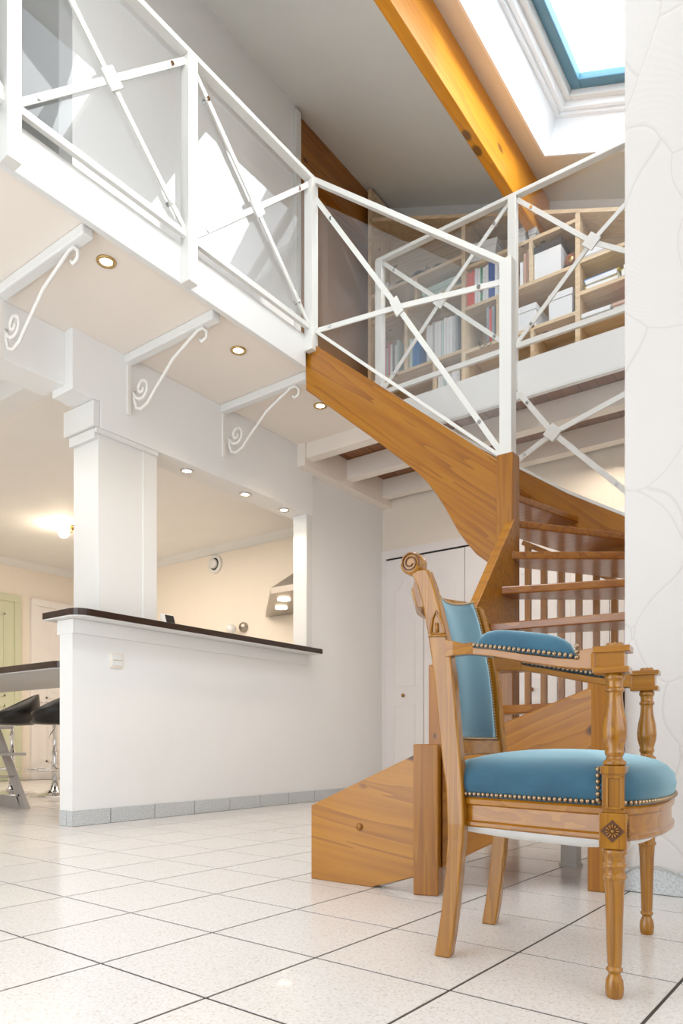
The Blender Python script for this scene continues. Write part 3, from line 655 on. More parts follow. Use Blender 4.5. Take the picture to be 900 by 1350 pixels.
# ================================================================== STAIRCASE
sc = thing('staircase', (3.2, 1.5, 0), 'winding pine staircase with open treads rising to the gallery', 'staircase')
xs0 = XS-.02
poly = [(403, 447), (657, 607), (660, 735), (642, 741), (628, 731), (615, 716), (604, 701), (595, 685), (585, 667), (574, 650), (563, 636), (549, 622), (500, 584), (403, 514)]
MB().prism([(xs0, W(x, y, X=xs0).y, W(x, y, X=xs0).z) for x, y in poly], (.045, 0, 0)).build('upper_inner_string', PINE_UP, sc, bev=.003)
NX, NYc = XS+.005, NY
def post(x, y, s_, z0, z1, rot=0, name='newel_post', mat=PINE_Z):
    Mx_ = Matrix.Translation((x, y, 0)) @ Matrix.Rotation(rot, 4, 'Z')
    return B((-s_/2, -s_/2, z0), (s_/2, s_/2, z1), Mx_).build(name, mat, sc, bev=.004)
post(NX, NYc, .092, 0.0, 2.02, 0)
MB().tube([(NX-.05, NYc-.01, 1.62), (NX-.044, NYc-.01, 1.62)], .008, 10).build('wood_plug', PINE_Z, sc)
p5 = W(557, 1181, Z=0); P5 = Vector((p5.x+.045, p5.y+.005, 0))
post(P5.x, P5.y, .082, 0, .49-1*2.32/937+.0, radians(17))
P7 = Vector((2.425, .705, 0)); post(P7.x, P7.y, .082, 0, .75, radians(10))
P6 = W(578, 940, Y=1.52); post(P6.x+.02, 1.52, .08, 0, W(576, 876, Y=1.52).z, 0)
# outer string (upper)
path = [(4.45, 2.89), (4.45, 2.6), (4.45, 2.2), (4.45, 1.8), (4.45, 1.5), (4.45, 1.30), (4.44, 1.15), (4.40, .98), (4.30, .84), (4.12, .74), (3.9, .69), (3.6, .67)]
zt_ = [3.12, 2.88, 2.56, 2.27, 2.056, 1.935, 1.845, 1.76, 1.69, 1.62, 1.56, 1.50]
MB().ribbon(path[:7], zt_[:7], [z-.34 for z in zt_[:7]], .045).build('upper_outer_string', PINE_UP, sc)
MB().ribbon(path[6:], zt_[6:], [z-.36 for z in zt_[6:]], .045).build('turning_string', PINE_LOX, sc)
MB().ribbon(path[:9], [z+.022 for z in zt_[:9]], [z+.001 for z in zt_[:9]], .05).build('string_cap', STEEL, sc)
# outer string (lower), behind the chair
low = [(3.6, .67), (3.1, .68), (2.7, .685), (2.46, .70)]
MB().ribbon(low, [1.42, 1.05, .80, .70], [1.06, .70, .48, .36], .04).build('lower_outer_string', PINE_LOX, sc)
def board(a, b, za, zb, za0, zb0, th, mat, name, mid=None):
    return MB().ribbon([a, b], [za, zb], [za0, zb0], th).build(name, mat, sc, bev=.003)
board((2.40, .735), (P5.x+.03, P5.y-.03), .675, .49-8/937*2.3, .32, .085, .042, PINE_D, 'lower_near_string')
S0 = W(411, 1158, Z=0); S1 = W(488, 1170, Z=0)
xs = 2.01
MB().prism([(xs, S0.y, 0), (xs, S1.y, 0), (xs, P5.y+.03, .055), (xs, P5.y+.03, .455), (xs, S0.y, .266)], (.045, 0, 0)).build('starting_string', PINE_LO, sc, bev=.003)
MB().lathe([(.0125, 0), (.0125, .005), (.0001, .008)], n=12, M=Matrix.Translation(W(474, 1090, X=xs)) @ Matrix.Rotation(-pi/2, 4, 'Y')).build('wood_plug', PINE_Z, sc)
# inner string of the lower flight (steep board with a pale top edge)
MB().ribbon([(3.54, 1.50), (3.36, 1.50), (3.14, 1.50), (2.95, 1.51), (2.80, 1.52)], [1.67, 1.46, 1.20, .97, .80], [1.05, .86, .62, .45, .34], .05).build('lower_inner_string', PINE_LO, sc, bev=.003)
# treads: (height, inner nosing, outer nosing)
TR = [(3.08, (3.60, 2.90), (4.43, 2.90)), (2.88, (3.60, 2.66), (4.43, 2.66)), (2.69, (3.60, 2.42), (4.43, 2.42)), (2.49, (3.60, 2.18), (4.43, 2.18)), (2.29, (3.60, 1.95), (4.43, 1.97)),
      (2.095, (3.60, 1.74), (4.43, 1.74)), (1.90, (3.62, 1.63), (4.43, 1.43)), (1.70, (3.62, 1.545), (4.43, .99)), (1.488, (3.50, 1.475), (4.06, .72)), (1.28, (3.36, 1.475), (3.62, .70)),
      (1.076, (3.225, 1.475), (3.315, .71)), (.87, (3.13, 1.475), (3.08, .71)), (.66, (3.02, 1.475), (2.86, .71)), (.44, (2.80, 1.475), (2.50, .76)), (.22, (2.74, 1.60), (2.08, 1.20))]
for (zu, iu, ou), (z, i_, o_) in zip(TR[:-1], TR[1:]):
    iu, ou, i_, o_ = Vector(iu), Vector(ou), Vector(i_), Vector(o_)
    # overlap a little beneath the tread above
    ob = ou+(ou-o_).normalized()*(.035 if zu < 3.0 else 0); ib = iu+(iu-i_).normalized()*.025 if (iu-i_).length > .03 and zu < 3.0 else iu
    pts = [i_, o_]
    if z == 1.70: pts.append(Vector((4.43, 1.3)))
    if z == 1.488: pts += [Vector((4.30, .85)), Vector((4.41, .99))]; ob = Vector((4.43, 1.05))
    pts += [ob, ib]
    MB().prism([(p_.x, p_.y, z-.040) for p_ in pts], (0, 0, .040)).build('tread', TREADW, sc, bev=.006)
# baluster screen under the upper outer string
sb_ = thing('baluster_screen', (4.5, 1.8, .7), 'row of dark wooden balusters behind the open treads', 'balustrade')
xb = 4.52
for k, pxx in enumerate((674, 696, 717, 740, 763, 786, 810, 835)):
    tq = W(pxx, 720+(pxx-700)*.41 if pxx > 690 else 716, X=xb); 
    B((xb-.016, tq.y-.018, .735), (xb+.016, tq.y+.018, tq.z)).build('baluster', BALW, sb_)
q0, q1 = W(640, 931, X=xb), W(860, 931, X=xb)
B((xb-.03, q1.y, .69), (xb+.03, q0.y, .74)).build('bottom_rail', TREADW, sb_)
a_, b_ = W(690, 716, X=xb), W(850, 782, X=xb)
MB().bar(a_, b_, .05, .03).build('top_rail', BALW, sb_)
for yq in (q0.y-.05, q1.y+.05): B((xb-.03, yq-.03, 0), (xb+.03, yq+.03, .70)).build('post', BALW, sb_)
# white leg of something stored below the stair
p = W(749, 1143, Z=0)
sf = thing('stair_prop', (p.x+.03, p.y, 0), 'white square prop standing on the floor below the stair', 'post')
B((p.x, p.y-.032, 0), (p.x+.06, p.y+.032, .60)).build('shaft', GLOSS, sf, bev=.002); B((p.x-.004, p.y-.036, 0), (p.x+.064, p.y+.036, .012)).build('foot', GLOSS, sf)

# ================================================================== CLOSET DOORS
zd = W(510, 740, X=XC).z; e0 = W(510, 800, X=XC).y; lw = .418
fr = MB(); fr.box((XC-.018, e0, 0), (XC, e0+.065, zd+.015)); fr.box((XC-.018, e0-6*lw, zd+.015), (XC, e0+.07, zd+.09))
struct(fr.build('trim_13', DOORW), 'cream casing around the closet doors', 'casing')
struct(B((XC-.004, e0-6*lw, zd), (XC, e0, zd+.015)).build('trim_14', DARK), 'dark track gap above the closet doors', 'track')
names = ['leftmost white closet door leaf with small wooden knob', 'second white closet leaf from the left, behind the chair back', 'third white closet leaf from the left, behind the stair', 'fourth white closet leaf, seen between the balusters', 'fifth white closet leaf, seen between the balusters', 'rightmost white closet leaf beside the stair wall']
for k in range(6):
    y1 = e0-k*lw-.003; y0 = y1-lw+.006; ym = (y0+y1)/2
    d = thing('door_%d' % (k+4), (XC, ym, 0), names[k], 'closet door', kind='structure')
    B((XC-.03, y0, .01), (XC-.002, y1, zd-.006)).build('leaf', DOORW, d, bev=.003)
    def arch(inset, zt0, rise):
        a, b = y0+inset, y1-inset; h = []
        for s_ in range(11):
            t = s_/10; u = abs(t-.5)*2; zz = zt0+rise*(.5+.5*cos(pi*min(1, u*1.35)))
            h.append((a+(b-a)*t, zz))
        return h
    for z0_, z1_, rs_ in ((1.03, zd-.30, .09), (.14, .86, 0)):
        outer = [(y0+.085, z0_)]+arch(.085, z1_, rs_)+[(y1-.085, z0_)]; inner = [(y0+.105, z0_+.02)]+arch(.105, z1_-.02, rs_)+[(y1-.105, z0_+.02)]
        m = MB(); n_ = len(outer)
        for s_ in range(n_):
            s2 = (s_+1) % n_
            m.prism([(XC-.03, *outer[s_]), (XC-.03, *outer[s2]), (XC-.03, *inner[s2]), (XC-.03, *inner[s_])], (-.006, 0, 0))
        m.build('panel_moulding', DOORW, d)
    if k in (0, 3):
        MB().lathe([(.008, 0), (.008, .012), (.018, .022), (.012, .03), (.0001, .031)], n=14, M=Matrix.Translation((XC-.03, ym-.0, .94)) @ Matrix.Rotation(-pi/2, 4, 'Y')).build('knob', CHWX, d)

# ================================================================== BOOKSHELF
bs = thing('bookshelf', (XK, 2.2, ZF), 'tall pale pine bookshelf cut to the slope of the ceiling', 'bookshelf')
def ztop(y): return 3.875+.40*y
UY = [3.72, W(610.5, 400, X=XK).y, W(761, 400, X=XK).y, .82]
def upright(y, z0, z1, name='upright', w=.035, mat=SHELFW, x1=XB): return B((XK, y-w/2, z0), (x1, y+w/2, z1)).build(name, mat, bs)
for k, y in enumerate(UY): upright(y, ZF, ztop(y)+(.30 if k == 0 else 0))
B((XB-.012, UY[3], ZF), (XB-.002, UY[0], 4.2)).build('back_board', SHELFB, bs)
MB().prism([(XB-.012, UY[3], 4.2), (XB-.012, UY[0], 4.2), (XB-.012, UY[0], ztop(UY[0])), (XB-.012, UY[3], ztop(UY[3]))], (.009, 0, 0)).build('back_board', SHELFB, bs)
MB().prism([(XK, UY[3], ztop(UY[3])), (XK, UY[0], ztop(UY[0])), (XK, UY[0], ztop(UY[0])+.03), (XK, UY[3], ztop(UY[3])+.03)], (XB-XK, 0, 0)).build('top_board', SHELFW, bs)
def shelf(c0, c1, z, x1=XB): return B((XK+.004, c1+.018, z-.028), (x1, c0-.018, z)).build('shelf', SHELFW, bs)
ZS = [[W(547, 363, X=XK).z, W(556, 395, X=XK).z, W(569, 474, X=XK).z, 3.42, 3.12],
      [W(718, 305, X=XK).z, W(718, 363, X=XK).z, W(718, 424, X=XK).z, 3.45, 3.12],
      [W(796, 329, X=XK).z, W(796, 372, X=XK).z, W(796, 412, X=XK).z, 3.42, 3.12]]
for c in range(3):
    for z in ZS[c]: shelf(UY[c], UY[c+1], z)
def part_div(px, zlo, zhi): upright(W(px, 400, X=XK).y, zlo, zhi-.028, 'divider', .028)
part_div(548, ZS[0][1], ZS[0][0]); part_div(534.5, ZS[0][2], ZS[0][1]); part_div(572, ZS[0][3], ZS[0][2])
part_div(699, ZS[1][1], ZS[1][0]); part_div(701, ZS[1][3], ZS[1][2]); part_div(656, ZS[1][2], ZS[1][1])
# things on the shelves
bmats = {}
def bm_(col, rough=.5):
    if col not in bmats: bmats[col] = paint('cover_%d' % len(bmats), col, rough)
    return bmats[col]
PAGES = paint('book_pages', (.82, .78, .68), .8)
def book(y, z, w_, h_, dep, col, label, grp, lean=0, x=XK+.03, name='book', cat='book'):
    t = thing(name, (x, y, z), label, cat, grp)
    M = Matrix.Translation((x, y, z)) @ Matrix.Rotation(lean, 4, 'X')
    o0 = MB(); o0.box((0, 0, 0), (dep, .002, h_), M); o0.box((0, w_-.002, 0), (dep, w_, h_), M); o0.box((-.002, 0, 0), (.001, w_, h_), M)
    o0.build('cover', bm_(col), t); B((.001, .002, .003), (dep-.004, w_-.002, h_-.004), M).build('pages', PAGES, t)
ordn = ['first', 'second', 'third', 'fourth', 'fifth', 'sixth', 'seventh', 'eighth', 'ninth', 'tenth', 'eleventh', 'twelfth', 'thirteenth', 'fourteenth', 'fifteenth', 'sixteenth']
CN = {(.75, .06, .04): 'red', (.85, .86, .88): 'white', (.02, .30, .12): 'green', (.02, .09, .35): 'navy blue', (.02, .20, .55): 'bright blue', (.55, .56, .58): 'grey', (.62, .20, .22): 'dull pink', (.05, .05, .06): 'black', (.55, .70, .68): 'pale teal', (.62, .40, .30): 'salmon brown', (.30, .34, .38): 'slate grey'}
K = {v: k for k, v in CN.items()}
def row(px0, z, cols, wpx, hs, where, grp, dep=.2, lean=0):
    y = W(px0, 400, X=XK+.03).y
    for k, cname in enumerate(cols):
        wy = abs(W(px0+wpx[k % len(wpx)], 400, X=XK+.03).y-W(px0, 400, X=XK+.03).y)
        y -= wy
        book(y, z+.001, wy*.93, hs[k % len(hs)], dep, K[cname], '%s book, %s from the left %s' % (cname, ordn[k], where), grp, lean)
row(615.5, ZS[1][1], ['red', 'red', 'red', 'white', 'white', 'green', 'white', 'white', 'navy blue', 'navy blue', 'white'], [3.4, 3.2, 3.3, 4, 3.6, 2.6, 4, 3.4, 4.6, 3.6], [.30, .29, .30, .31, .30], 'in the red to blue row', 'books in the red to blue row')
row(562, ZS[0][2], ['white', 'white', 'grey', 'white', 'white', 'pale teal', 'white', 'white', 'white', 'grey', 'slate grey'], [4.2, 3.6, 3.0, 4.0], [.33, .32, .34, .33], 'in the long white magazine row', 'white magazines', .22)
row(539.5, ZS[0][2], ['pale teal', 'bright blue', 'bright blue'], [4, 4.5, 4.5], [.27, .26, .24], 'right of the left divider', 'blue books beside divider')
row(506, ZS[0][2], ['dull pink', 'grey', 'dull pink', 'white', 'slate grey', 'white', 'pale teal'], [3, 2.6, 2.6, 3], [.30, .27, .31, .29], 'in the leftmost bookshelf bay', 'books in the leftmost bay', .2)
row(641, ZS[1][2], ['slate grey', 'red', 'slate grey'], [3.6, 3.2, 4], [.31, .29, .30], 'above the black spectacles', 'books above the spectacles')
row(660, ZS[1][2], ['white', 'grey', 'red'], [3, 5, 3], [.33, .30, .26], 'behind the stair railing post', 'books behind the railing post')
row(685, ZS[1][1], ['white', 'salmon brown', 'salmon brown'], [4.5, 4, 4], [.20, .26, .28], 'left of the black-lidded box', 'books left of the lidded box')
row(577, ZS[0][3], ['white', 'white', 'pale teal', 'white', 'grey', 'white', 'white', 'white'], [3.8, 3.4], [.30, .28, .31], 'on the shelf below the white magazines', 'lower magazines', .2)
def boxthing(px0, px1, z, h, label, lidcol=None, name='storage_box', col='white', dep=.26, lean=0, cat='box', lid=.05):
    y1, y0 = W(px0, 400, X=XK+.03).y, W(px1, 400, X=XK+.03).y
    t = thing(name, (XK+.03, y0, z), label, cat)
    M = Matrix.Translation((XK+.03, y0, z+.001)) @ Matrix.Rotation(lean, 4, 'X'); wd = y1-y0
    B((0, 0, 0), (dep, wd, h-lid), M).build('body', bm_(K[col]), t, bev=.003)
    B((-.006, -.005, h-lid), (dep+.006, wd+.005, h), M).build('lid', bm_(K[lidcol or col]), t, bev=.003)
    return t
boxthing(704, 739, ZS[1][1], .27, 'white storage box with a black tray on top', 'black')
boxthing(683, 706, ZS[1][2], .20, 'white lidded box behind the gallery railing post')
boxthing(723, 754, ZS[1][2], .21, 'plain white lidded box near the bookshelf upright')
boxthing(618, 652, ZS[1][0], .15, 'white box tilted under the slanted top board', lean=radians(8))
boxthing(557, 600, ZS[0][1], .10, 'flat pale box lying below the black case', col='pale teal', dep=.3)
boxthing(672, 680, ZS[1][0], .14, 'small black box on the uppermost shelf', col='black')
boxthing(683, 692, ZS[1][0], .13, 'small white carton on the uppermost shelf, right of the black one')
boxthing(697, 706, ZS[1][0], .09, 'low grey carton on the uppermost shelf', col='grey')
# long black case
y1, y0 = W(516, 400, X=XK+.05).y, W(582, 400, X=XK+.05).y
t = thing('instrument_case', (XK+.1, y0, ZS[0][0]), 'long black case lying on the upper left shelf', 'case')
sec = []
for k in range(15):
    u = k/14; r_ = .035+.012*sin(u*pi)+.008*sin(u*5*pi)
    sec.append([(XK+.14+r_*1.6*cos(a), y0+(y1-y0)*u, ZS[0][0]+.002+r_+r_*sin(a)) for a in [2*pi*j/12 for j in range(12)]])
MB().loft(sec, True).build('body', DARK, t)
for u in (.3, .7): MB().tube([(XK+.075, y0+(y1-y0)*u-.02, ZS[0][0]+.06), (XK+.07, y0+(y1-y0)*u, ZS[0][0]+.085), (XK+.075, y0+(y1-y0)*u+.02, ZS[0][0]+.06)], .006, 6).build('handle', DARK, t)
# paper stacks in the right bay
def stack(px0, px1, z, layers, label, name='paper_stack'):
    y1, y0 = W(px0, 400, X=XK+.03).y, W(px1, 400, X=XK+.03).y; t = thing(name, (XK+.03, y0, z), label, 'papers'); zz = z+.001
    for k, (cn, th) in enumerate(layers):
        j = random.uniform(-.02, .02)
        M = Matrix.Translation((XK+.03+j, y0+random.uniform(0, .02), zz)) @ Matrix.Rotation(random.uniform(-.04, .04), 4, 'Z')
        B((0, 0, 0), (.26, (y1-y0)*random.uniform(.85, .97), th), M).build('sheaf', bm_(cn), t); zz += th+.0005
YEL = (.80, .62, .05)
stack(767, 815, ZS[2][1], [((.85, .86, .88), .03), (YEL, .012), ((.85, .86, .88), .03), ((.85, .86, .88), .012), (K['bright blue'], .008), (YEL, .006)], 'paper stack with yellow and blue folders on top')
stack(819, 840, ZS[2][1], [((.85, .86, .88), .05), (YEL, .006), ((.85, .86, .88), .04)], 'white paper stack beside the yellow and blue folders')
stack(767, 806, ZS[2][2], [((.85, .86, .88), .02), (K['grey'], .005), ((.85, .86, .88), .03), ((.85, .86, .88), .01)], 'loose white papers on the shelf below the yellow folders')
stack(808, 840, ZS[2][2], [((.85, .86, .88), .03), (K['salmon brown'], .02), (K['red'], .02)], 'paper stack topped with a dark red folder')
stack(769, 800, ZS[2][0], [((.55, .56, .58), .03), ((.85, .86, .88), .04)], 'grey and white papers behind the diamond plate')
stack(500, 513, ZS[0][0], [((.85, .86, .88), .02), ((.85, .86, .88), .05)], 'small white paper pile left of the black case')
# rolled papers on top of bookshelf
q = W(525, 288, X=XK+.15); zq = ztop(q.y)+.03
tag(MB().tube([(XK+.12, q.y+.22, ztop(q.y+.22)+.075), (XK+.12, q.y-.22, ztop(q.y-.22)+.075)], .028, 14).build('paper_roll', PAGES), 'white paper roll lying on top of the bookshelf', 'paper roll')
# figurine with round bronze face
q = W(752, 343, X=XK+.05); t = thing('clock', (XK+.07, q.y, ZS[1][1]), 'small round brown clock beside the black-lidded box', 'clock')
Mc = Matrix.Translation((XK+.05, q.y, ZS[1][1]+.075)) @ Matrix.Rotation(-pi/2, 4, 'Y')
MB().lathe([(.048, -.03), (.05, 0), (.044, .008), (.0001, .008)], n=20, M=Mc).build('case', bm_((.30, .10, .06)), t)
MB().lathe([(.026, .008), (.022, .012), (.0001, .013)], n=16, M=Mc).build('face', BRASS, t); B((XK+.03, q.y-.03, ZS[1][1]), (XK+.08, q.y+.03, ZS[1][1]+.03)).build('foot', DARK, t)
MB().sphere((XK+.10, q.y+.062, ZS[1][1]+.06), .018, 10, 7).build('bell', DARK, t)
# spectacles hanging at the shelf edge
q = W(640, 455, X=XK); t = thing('spectacles', (XK-.01, q.y, q.z), 'black spectacles hooked over the shelf edge', 'spectacles')
for s_ in (0, 1):
    cy = q.y-.028+.056*s_; MB().tube([(XK-.006, cy+.022*cos(a), q.z+.0+.017*sin(a)) for a in [2*pi*k/14 for k in range(15)]], .0025, 6).build('rim', DARK, t)
MB().tube([(XK-.006, q.y+.05, q.z+.005), (XK-.006, q.y+.062, q.z+.05), (XK+.03, q.y+.06, q.z+.055)], .0025, 6).build('temple', DARK, t)

# ================================================================== ARMCHAIR (local frame: x forward, y lateral, z up)
fw = Vector((cos(radians(-29.5)), sin(radians(-29.5))))   # forward in view axes (right, ahead)
cc = Vector((.477, 1.700))
def v2w(a, d): return Vector((st*a+ct*d, -ct*a+st*d))
cw = v2w(*cc); fwd = v2w(*fw)
ch = thing('armchair', (0, 0, 0), 'carved honey wood armchair upholstered in blue velvet', 'armchair')
def leg_ring(f, l, z, w_, t_): return [(f-w_/2, l-t_/2, z), (f+w_/2, l-t_/2, z), (f+w_/2, l+t_/2, z), (f-w_/2, l+t_/2, z)]
STL = [(0, -.180, .038), (.05, -.171, .038), (.106, -.163, .037), (.2, -.153, .036), (.27, -.147, .038), (.307, -.146, .040), (.385, -.149, .040), (.455, -.157, .045), (.543, -.166, .046), (.63, -.174, .048), (.684, -.181, .048), (.738, -.191, .045), (.809, -.206, .040), (.862, -.222, .040), (.895, -.238, .045)]
def fst(z):
    for (a, fa, wa), (b, fb, wb) in zip(STL[:-1], STL[1:]):
        if a <= z <= b: return fa+(fb-fa)*(z-a)/(b-a)
    return STL[-1][1]
outline = []   # seat outline, anticlockwise from near-back
def seat_pts(n=64):
    pts = []
    key = [(-.165, -.150), (-.05, -.192), (.07, -.232), (.175, -.262), (.222, -.262), (.252, -.215), (.275, -.13), (.284, 0), (.275, .13), (.252, .215), (.222, .262), (.175, .262), (.07, .232), (-.05, .192), (-.165, .150), (-.178, .08), (-.182, 0), (-.178, -.08)]
    n0 = len(key)
    for i in range(n0):
        p0, p1, p2, p3 = [Vector(key[(i+k) % n0]) for k in (-1, 0, 1, 2)]
        for s_ in range(4):
            t = s_/4; pts.append(.5*((2*p1)+(p2-p0)*t+(2*p0-5*p1+4*p2-p3)*t*t+(3*p1-p0-3*p2+p3)*t**3))
    return pts
SP = seat_pts(); cen = Vector((.05, 0))
def ring(off, z, sc_=1.0, cut=0):
    r = []
    n = len(SP)
    for i, p in enumerate(SP):
        d = (SP[(i+1) % n]-SP[i-1]).normalized(); nn = Vector((d.y, -d.x)); q = cen+(p-cen)*sc_+nn*off; r.append((q.x, q.y, z))
    return r
for s_ in (-1, 1):
    L_ = .158*s_
    # stile + back leg in one curved piece
    m = MB(); secs = []
    for z, f, w_ in (STL if s_ < 0 else STL[:-1]): secs.append(leg_ring(f, L_+(.012*s_ if z < .3 else .012*s_), z, w_, .034 if z > .3 else .032))
    m.loft(secs); lg = m.build('back_leg', CHW, ch, bev=.004)
    if s_ > 0: continue   # only the near stile shows its scroll and carving
    Ms = Matrix.Translation((-.256, L_+.012*s_+.018, .912)) @ Matrix.Rotation(pi/2, 4, 'X')
    m = MB(); m.lathe([(.020, -.003), (.026, 0), (.027, .006), (.027, .030), (.026, .036), (.020, .039), (.0001, .039)], n=24, M=Ms); scr = m.build('scroll', CHW, lg)
    m = MB(); spn = []
    for k in range(40):
        a = -.4+k/39*2.0*2*pi; r_ = .024-.017*k/39; spn.append((-.256+r_*cos(a), L_+.012*s_-.0222, .912+r_*sin(a)))
    m.tube(spn, .0016, 5).build('scroll_groove', paint('dark_carving', (.10, .035, .01), .4) if 'dark_carving' not in bpy.data.materials else bpy.data.materials['dark_carving'], lg)
    # carved leaf on the stile
    m = MB(); yl = L_+s_*.031
    pts = [(-.205, yl, .742), (-.202, yl, .775), (-.193, yl, .793), (-.180, yl, .772), (-.170, yl, .742), (-.205, yl, .742)]
    m.tube(pts, .003, 6); m.tube([(-.190, yl, .745), (-.191, yl, .766)], .004, 6); m.tube([(-.21, yl, .738), (-.165, yl, .736)], .0035, 6)
    m.build('carved_leaf', CHW, lg)
DARKC = bpy.data.materials['dark_carving']
# crest rail and lower back rail, bowed backwards
def bow(l, depth=.035): return -depth*(1-(l/.16)**2)
def railsec(z0, z1, f0, th, depth):
    secs = []
    for k in range(13):
        l = -.165+.33*k/12; b_ = bow(l, depth); secs.append([(f0(z0)+b_, l, z0), (f0(z0)+b_+th, l, z0), (f0(z1)+b_+th, l, z1), (f0(z1)+b_, l, z1)])
    return secs
m = MB(); secs = []
for k in range(17):
    l = -.150+.30*k/16; b_ = bow(l, .055); f = -.235+b_
    secs.append([(f-.012, l, .815), (f+.014, l, .815), (f+.012, l, .86), (f+.002, l, .878), (f-.020, l, .878), (f-.026, l, .862)])
m.loft(secs, True); m.build('crest_rail', CHW, ch)
MB().loft(railsec(.462, .497, lambda z: fst(z)-.014, .03, .02)).build('back_rail', CHWX, ch, bev=.003)
# back upholstery
def backpad(z0, z1, f0, name, mat, grow=0, th=.03):
    m = MB(); nu, nv = 16, 18; g = []
    for j in range(nv+1):
        z = z0+(z1-z0)*j/nv; rw = []
        for i in range(nu+1):
            u = i/nu*2-1; l = u*(.138+grow); dip = -.022*(1-u*u)*(j/nv)**3
            puff = .014*(1-u**4)*(1-(2*j/nv-1)**6)
            rw.append(Vector((fst(z)+f0+bow(l, .028)+puff, l, z+dip)))
        g.append(rw)
    vs = [v for r_ in g for v in r_]; back = [v-Vector((th, 0, 0)) for v in vs]; W_ = nu+1; n_ = len(vs)
    fs = [(j*W_+i, j*W_+i+1, (j+1)*W_+i+1, (j+1)*W_+i) for j in range(nv) for i in range(nu)]
    fs += [tuple(n_+k for k in f)[::-1] for f in fs]
    edge = list(range(nu))+[nu+j*W_ for j in range(nv)]+[n_-1-i for i in range(nu)]+[(nv-j)*W_ for j in range(nv)]
    fs += [(edge[k], edge[(k+1) % len(edge)], n_+edge[(k+1) % len(edge)], n_+edge[k]) for k in range(len(edge))]
    m.add(vs+back, fs, True); return m.build(name, mat, ch), g
bp_, grid = backpad(.502, .872, .016, 'backrest', VELVET)
def nails(pts, name='nails', r=.0052, parent=None, sp=.0118):
    m = MB(); acc = 0; last = None
    for a, b in zip(pts[:-1], pts[1:]):
        a, b = Vector(a), Vector(b); d = (b-a).length; t = acc
        while t < d: m.sphere(a.lerp(b, t/d), r, 7, 4); t += sp
        acc = t-d
    o = m.build(name, NAIL, parent or ch); o['kind'] = 'stuff'; return o
e_ = [grid[j][0] for j in range(19)]+[grid[18][i] for i in range(17)]+[grid[j][16] for j in range(18, -1, -1)]
nails([p_+Vector((.001, 0, 0)) for p_ in e_], parent=bp_, r=.0036, sp=.0078)
nails([grid[0][i]+Vector((.001, 0, 0)) for i in range(17)], parent=bp_, r=.0040, sp=.0085)
# seat: rail, cushion, lining, nails
MB().loft([ring(-.03, .302), ring(-.001, .302), ring(.003, .306), ring(.003, .313), ring(-.002, .317), ring(-.003, .350), ring(.003, .354), ring(.004, .364), ring(0, .369), ring(-.03, .369)]).build('seat_rail', CHWX, ch)
# cushion with notched corners for the front posts
cu = []
for off, z, s_ in ((-.004, .366, 1), (.004, .380, 1), (.008, .400, 1), (.004, .422, 1), (-.012, .440, 1), (0, .452, .86), (0, .462, .70), (0, .470, .50), (0, .475, .3), (0, .477, .1)):
    cu.append(ring(off, z, s_))
def notch(r):
    o_ = []
    for x, y, z in r:
        if x > .165 and abs(y) > .238: y = .238*(1 if y > 0 else -1) if x < .19 else y
        o_.append((x, y, z))
    return o_
cus = MB().loft(cu, True).build('seat_cushion', VELVET, ch)
rr = [(x, y, z) for x, y, z in ring(.005, .3765)]
nails(rr+[rr[0]], parent=cus)
for s_ in (-1, 1): nails([(.176, s_*(.270), z) for z in (.38, .44)], parent=cus, r=.0056, sp=.012)
MB().loft([ring(-.010, .304), ring(-.014, .299), ring(0, .285, .86), ring(0, .268, .5), ring(0, .262, .1)], True).build('lining', LINEN, ch)
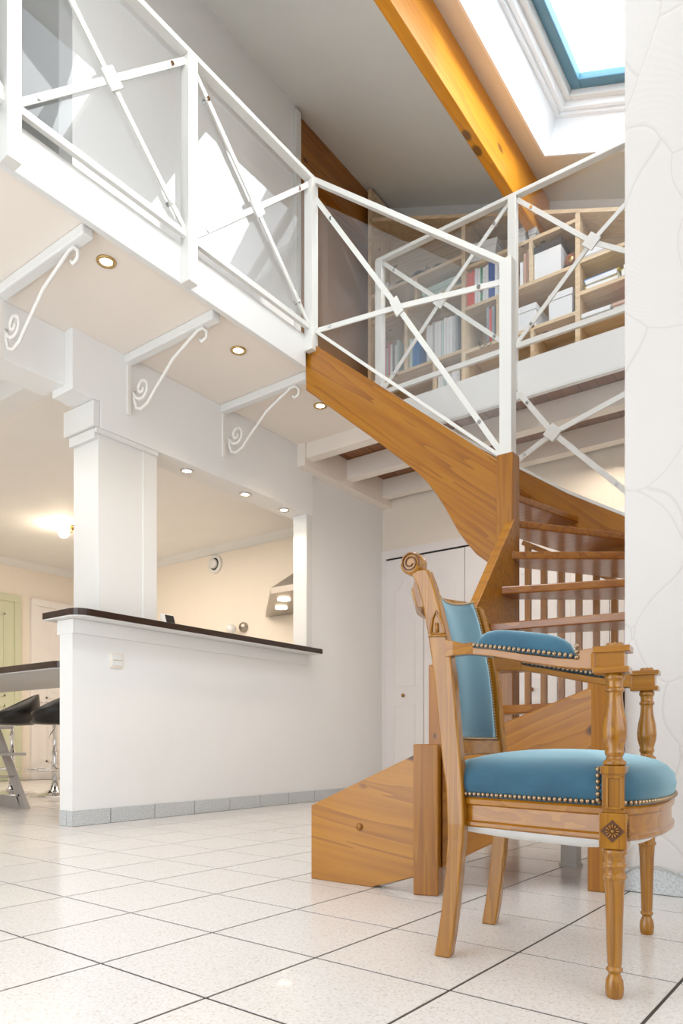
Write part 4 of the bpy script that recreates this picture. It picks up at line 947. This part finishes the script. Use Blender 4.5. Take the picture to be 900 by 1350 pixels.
# front legs with blocks and rosettes; arm supports; arms
for s_ in (-1, 1):
    f0, l0 = .205, .262*s_
    m = MB(); m.box((f0-.025, l0-.025, .289), (f0+.025, l0+.025, .357))
    m.lathe([(.014, 0), (.0165, .006), (.0175, .02), (.016, .034), (.012, .043), (.011, .048), (.0155, .052), (.0155, .056), (.012, .060), (.0135, .066), (.0175, .20), (.0195, .228), (.0225, .231), (.0225, .236), (.0195, .239), (.020, .250), (.0228, .253), (.0228, .258), (.020, .261), (.0205, .275), (.023, .278), (.023, .284), (.018, .290)], c=(f0, l0, 0), n=24)
    lg = m.build('front_leg', CHW, ch, bev=.0015)
    for ax in ((0, s_), (1, 0)):
        nrm = Vector((ax[0], ax[1], 0)); tan = Vector((ax[1], -ax[0], 0)) if ax[0] == 0 else Vector((0, 1, 0)); c0 = Vector((f0, l0, .323))+nrm*.0252
        m = MB(); diamond(m, c0, tan, (0, 0, 1), .022, nrm, .001); m.build('rosette_ground', DARKC, lg)
        m = MB()
        for k in range(12):
            a = 2*pi*k/12; p0 = c0+nrm*.002+(tan*cos(a)+Vector((0, 0, 1))*sin(a))*.005; p1 = c0+nrm*.002+(tan*cos(a)+Vector((0, 0, 1))*sin(a))*.0125
            m.tube([p0, (p0+p1)/2, p1], [.0008, .0016, .0022], 6)
        m.sphere(c0+nrm*.002, .0035, 8, 5); m.build('rosette', CHW, lg)
    # arm support: panelled block then turned baluster
    m = MB(); m.box((f0-.020, l0-.020, .357), (f0+.020, l0+.020, .446)); m.box((f0-.0225, l0-.0225, .432), (f0+.0225, l0+.0225, .447))
    lp = l0+s_*.020
    for a, b in (((f0-.012, .364), (f0+.020, .369)), ((f0-.012, .423), (f0+.020, .428)), ((f0-.012, .364), (f0-.008, .428)), ((f0+.014, .364), (f0+.020, .428))):
        m.box((a[0], lp, a[1]), (b[0], lp+s_*.003, b[1]))
    m.lathe([(.016, .446), (.0215, .449), (.0215, .455), (.016, .459), (.0145, .464), (.018, .470), (.018, .474), (.0165, .478), (.0225, .500), (.0235, .515), (.021, .540), (.0165, .562), (.0150, .576), (.0150, .588), (.0180, .590), (.0180, .595), (.0150, .598), (.0150, .610), (.0185, .614), (.0185, .620), (.016, .624), (.016, .628)], c=(f0, l0, 0), n=24)
    m.build('arm_support', CHW, ch, bev=.001)
    # arm
    m = MB(); secs = []
    for f, zb_, zt1, la, w_ in ((-.178, .686, .728, .172, .026), (-.15, .688, .722, .180, .028), (-.12, .688, .712, .190, .034), (-.098, .686, .712, .197, .040), (-.094, .685, .700, .198, .042), (-.04, .675, .690, .213, .044), (.03, .658, .674, .231, .045), (.10, .643, .660, .248, .045), (.138, .636, .655, .256, .045), (.142, .636, .672, .257, .045), (.170, .633, .674, .262, .046), (.172, .632, .668, .262, .040), (.205, .628, .668, .262, .040), (.226, .628, .668, .262, .040)):
        secs.append([(f, s_*(la)-w_/2, zb_), (f, s_*la+w_/2, zb_), (f, s_*la+w_/2, zt1), (f, s_*la-w_/2, zt1)])
    m.loft(secs); m.box((.168, l0-.026, .664), (.236, l0+.026, .676)); m.box((.168, l0-.025, .624), (.234, l0+.025, .636)); m.box((.164, l0-.0235, .636), (.172, l0+.0235, .664))
    ar = m.build('arm', CHWX, ch, bev=.0015)
    m = MB(); m.lathe([(.017, .676), (.017, .679), (.008, .683), (.0001, .684)], c=(f0, l0, 0), n=16)
    for k in range(9): a = 2*pi*k/9; m.sphere((f0+.012*cos(a), l0+.012*sin(a), .680), .0042, 7, 4)
    m.build('rosette_cap', CHW, ar)
    # armrest pad
    m = MB(); secs = []; nb = []
    for k in range(17):
        u = k/16; f = -.092+.228*u; la = .1985+.0585*u; zb_ = .700-.045*u; hgt = .043*(max(0, 1-(2*u-1)**4))**.55+.004; w_ = .023*(.80+.20*(1-(2*u-1)**6))
        r_ = [(f, s_*la+w_*cos(a)*(1 if abs(cos(a)) < .99 else 1), zb_+hgt*abs(sin(a))**.75) for a in [pi*j/12 for j in range(13)]]
        secs.append(r_); nb.append((f, s_*(la)+s_*(w_+.001), zb_+.0055))
    m.loft(secs, True); pd = m.build('armrest_pad', VELVET, ch)
    nails(nb, parent=pd, r=.0050, sp=.0115); nails([(f_, 2*s_*(.1985+.0585*(f_+.092)/.228)-y_, z_) for f_, y_, z_ in nb], parent=pd, r=.0050, sp=.0115)
    nails([(.138, s_*.280, .658+k*.011) for k in range(3)], parent=pd, r=.0050, sp=.011)
ch.location = (cw.x, cw.y, 0); ch.rotation_euler = (0, 0, math.atan2(fwd.y, fwd.x))
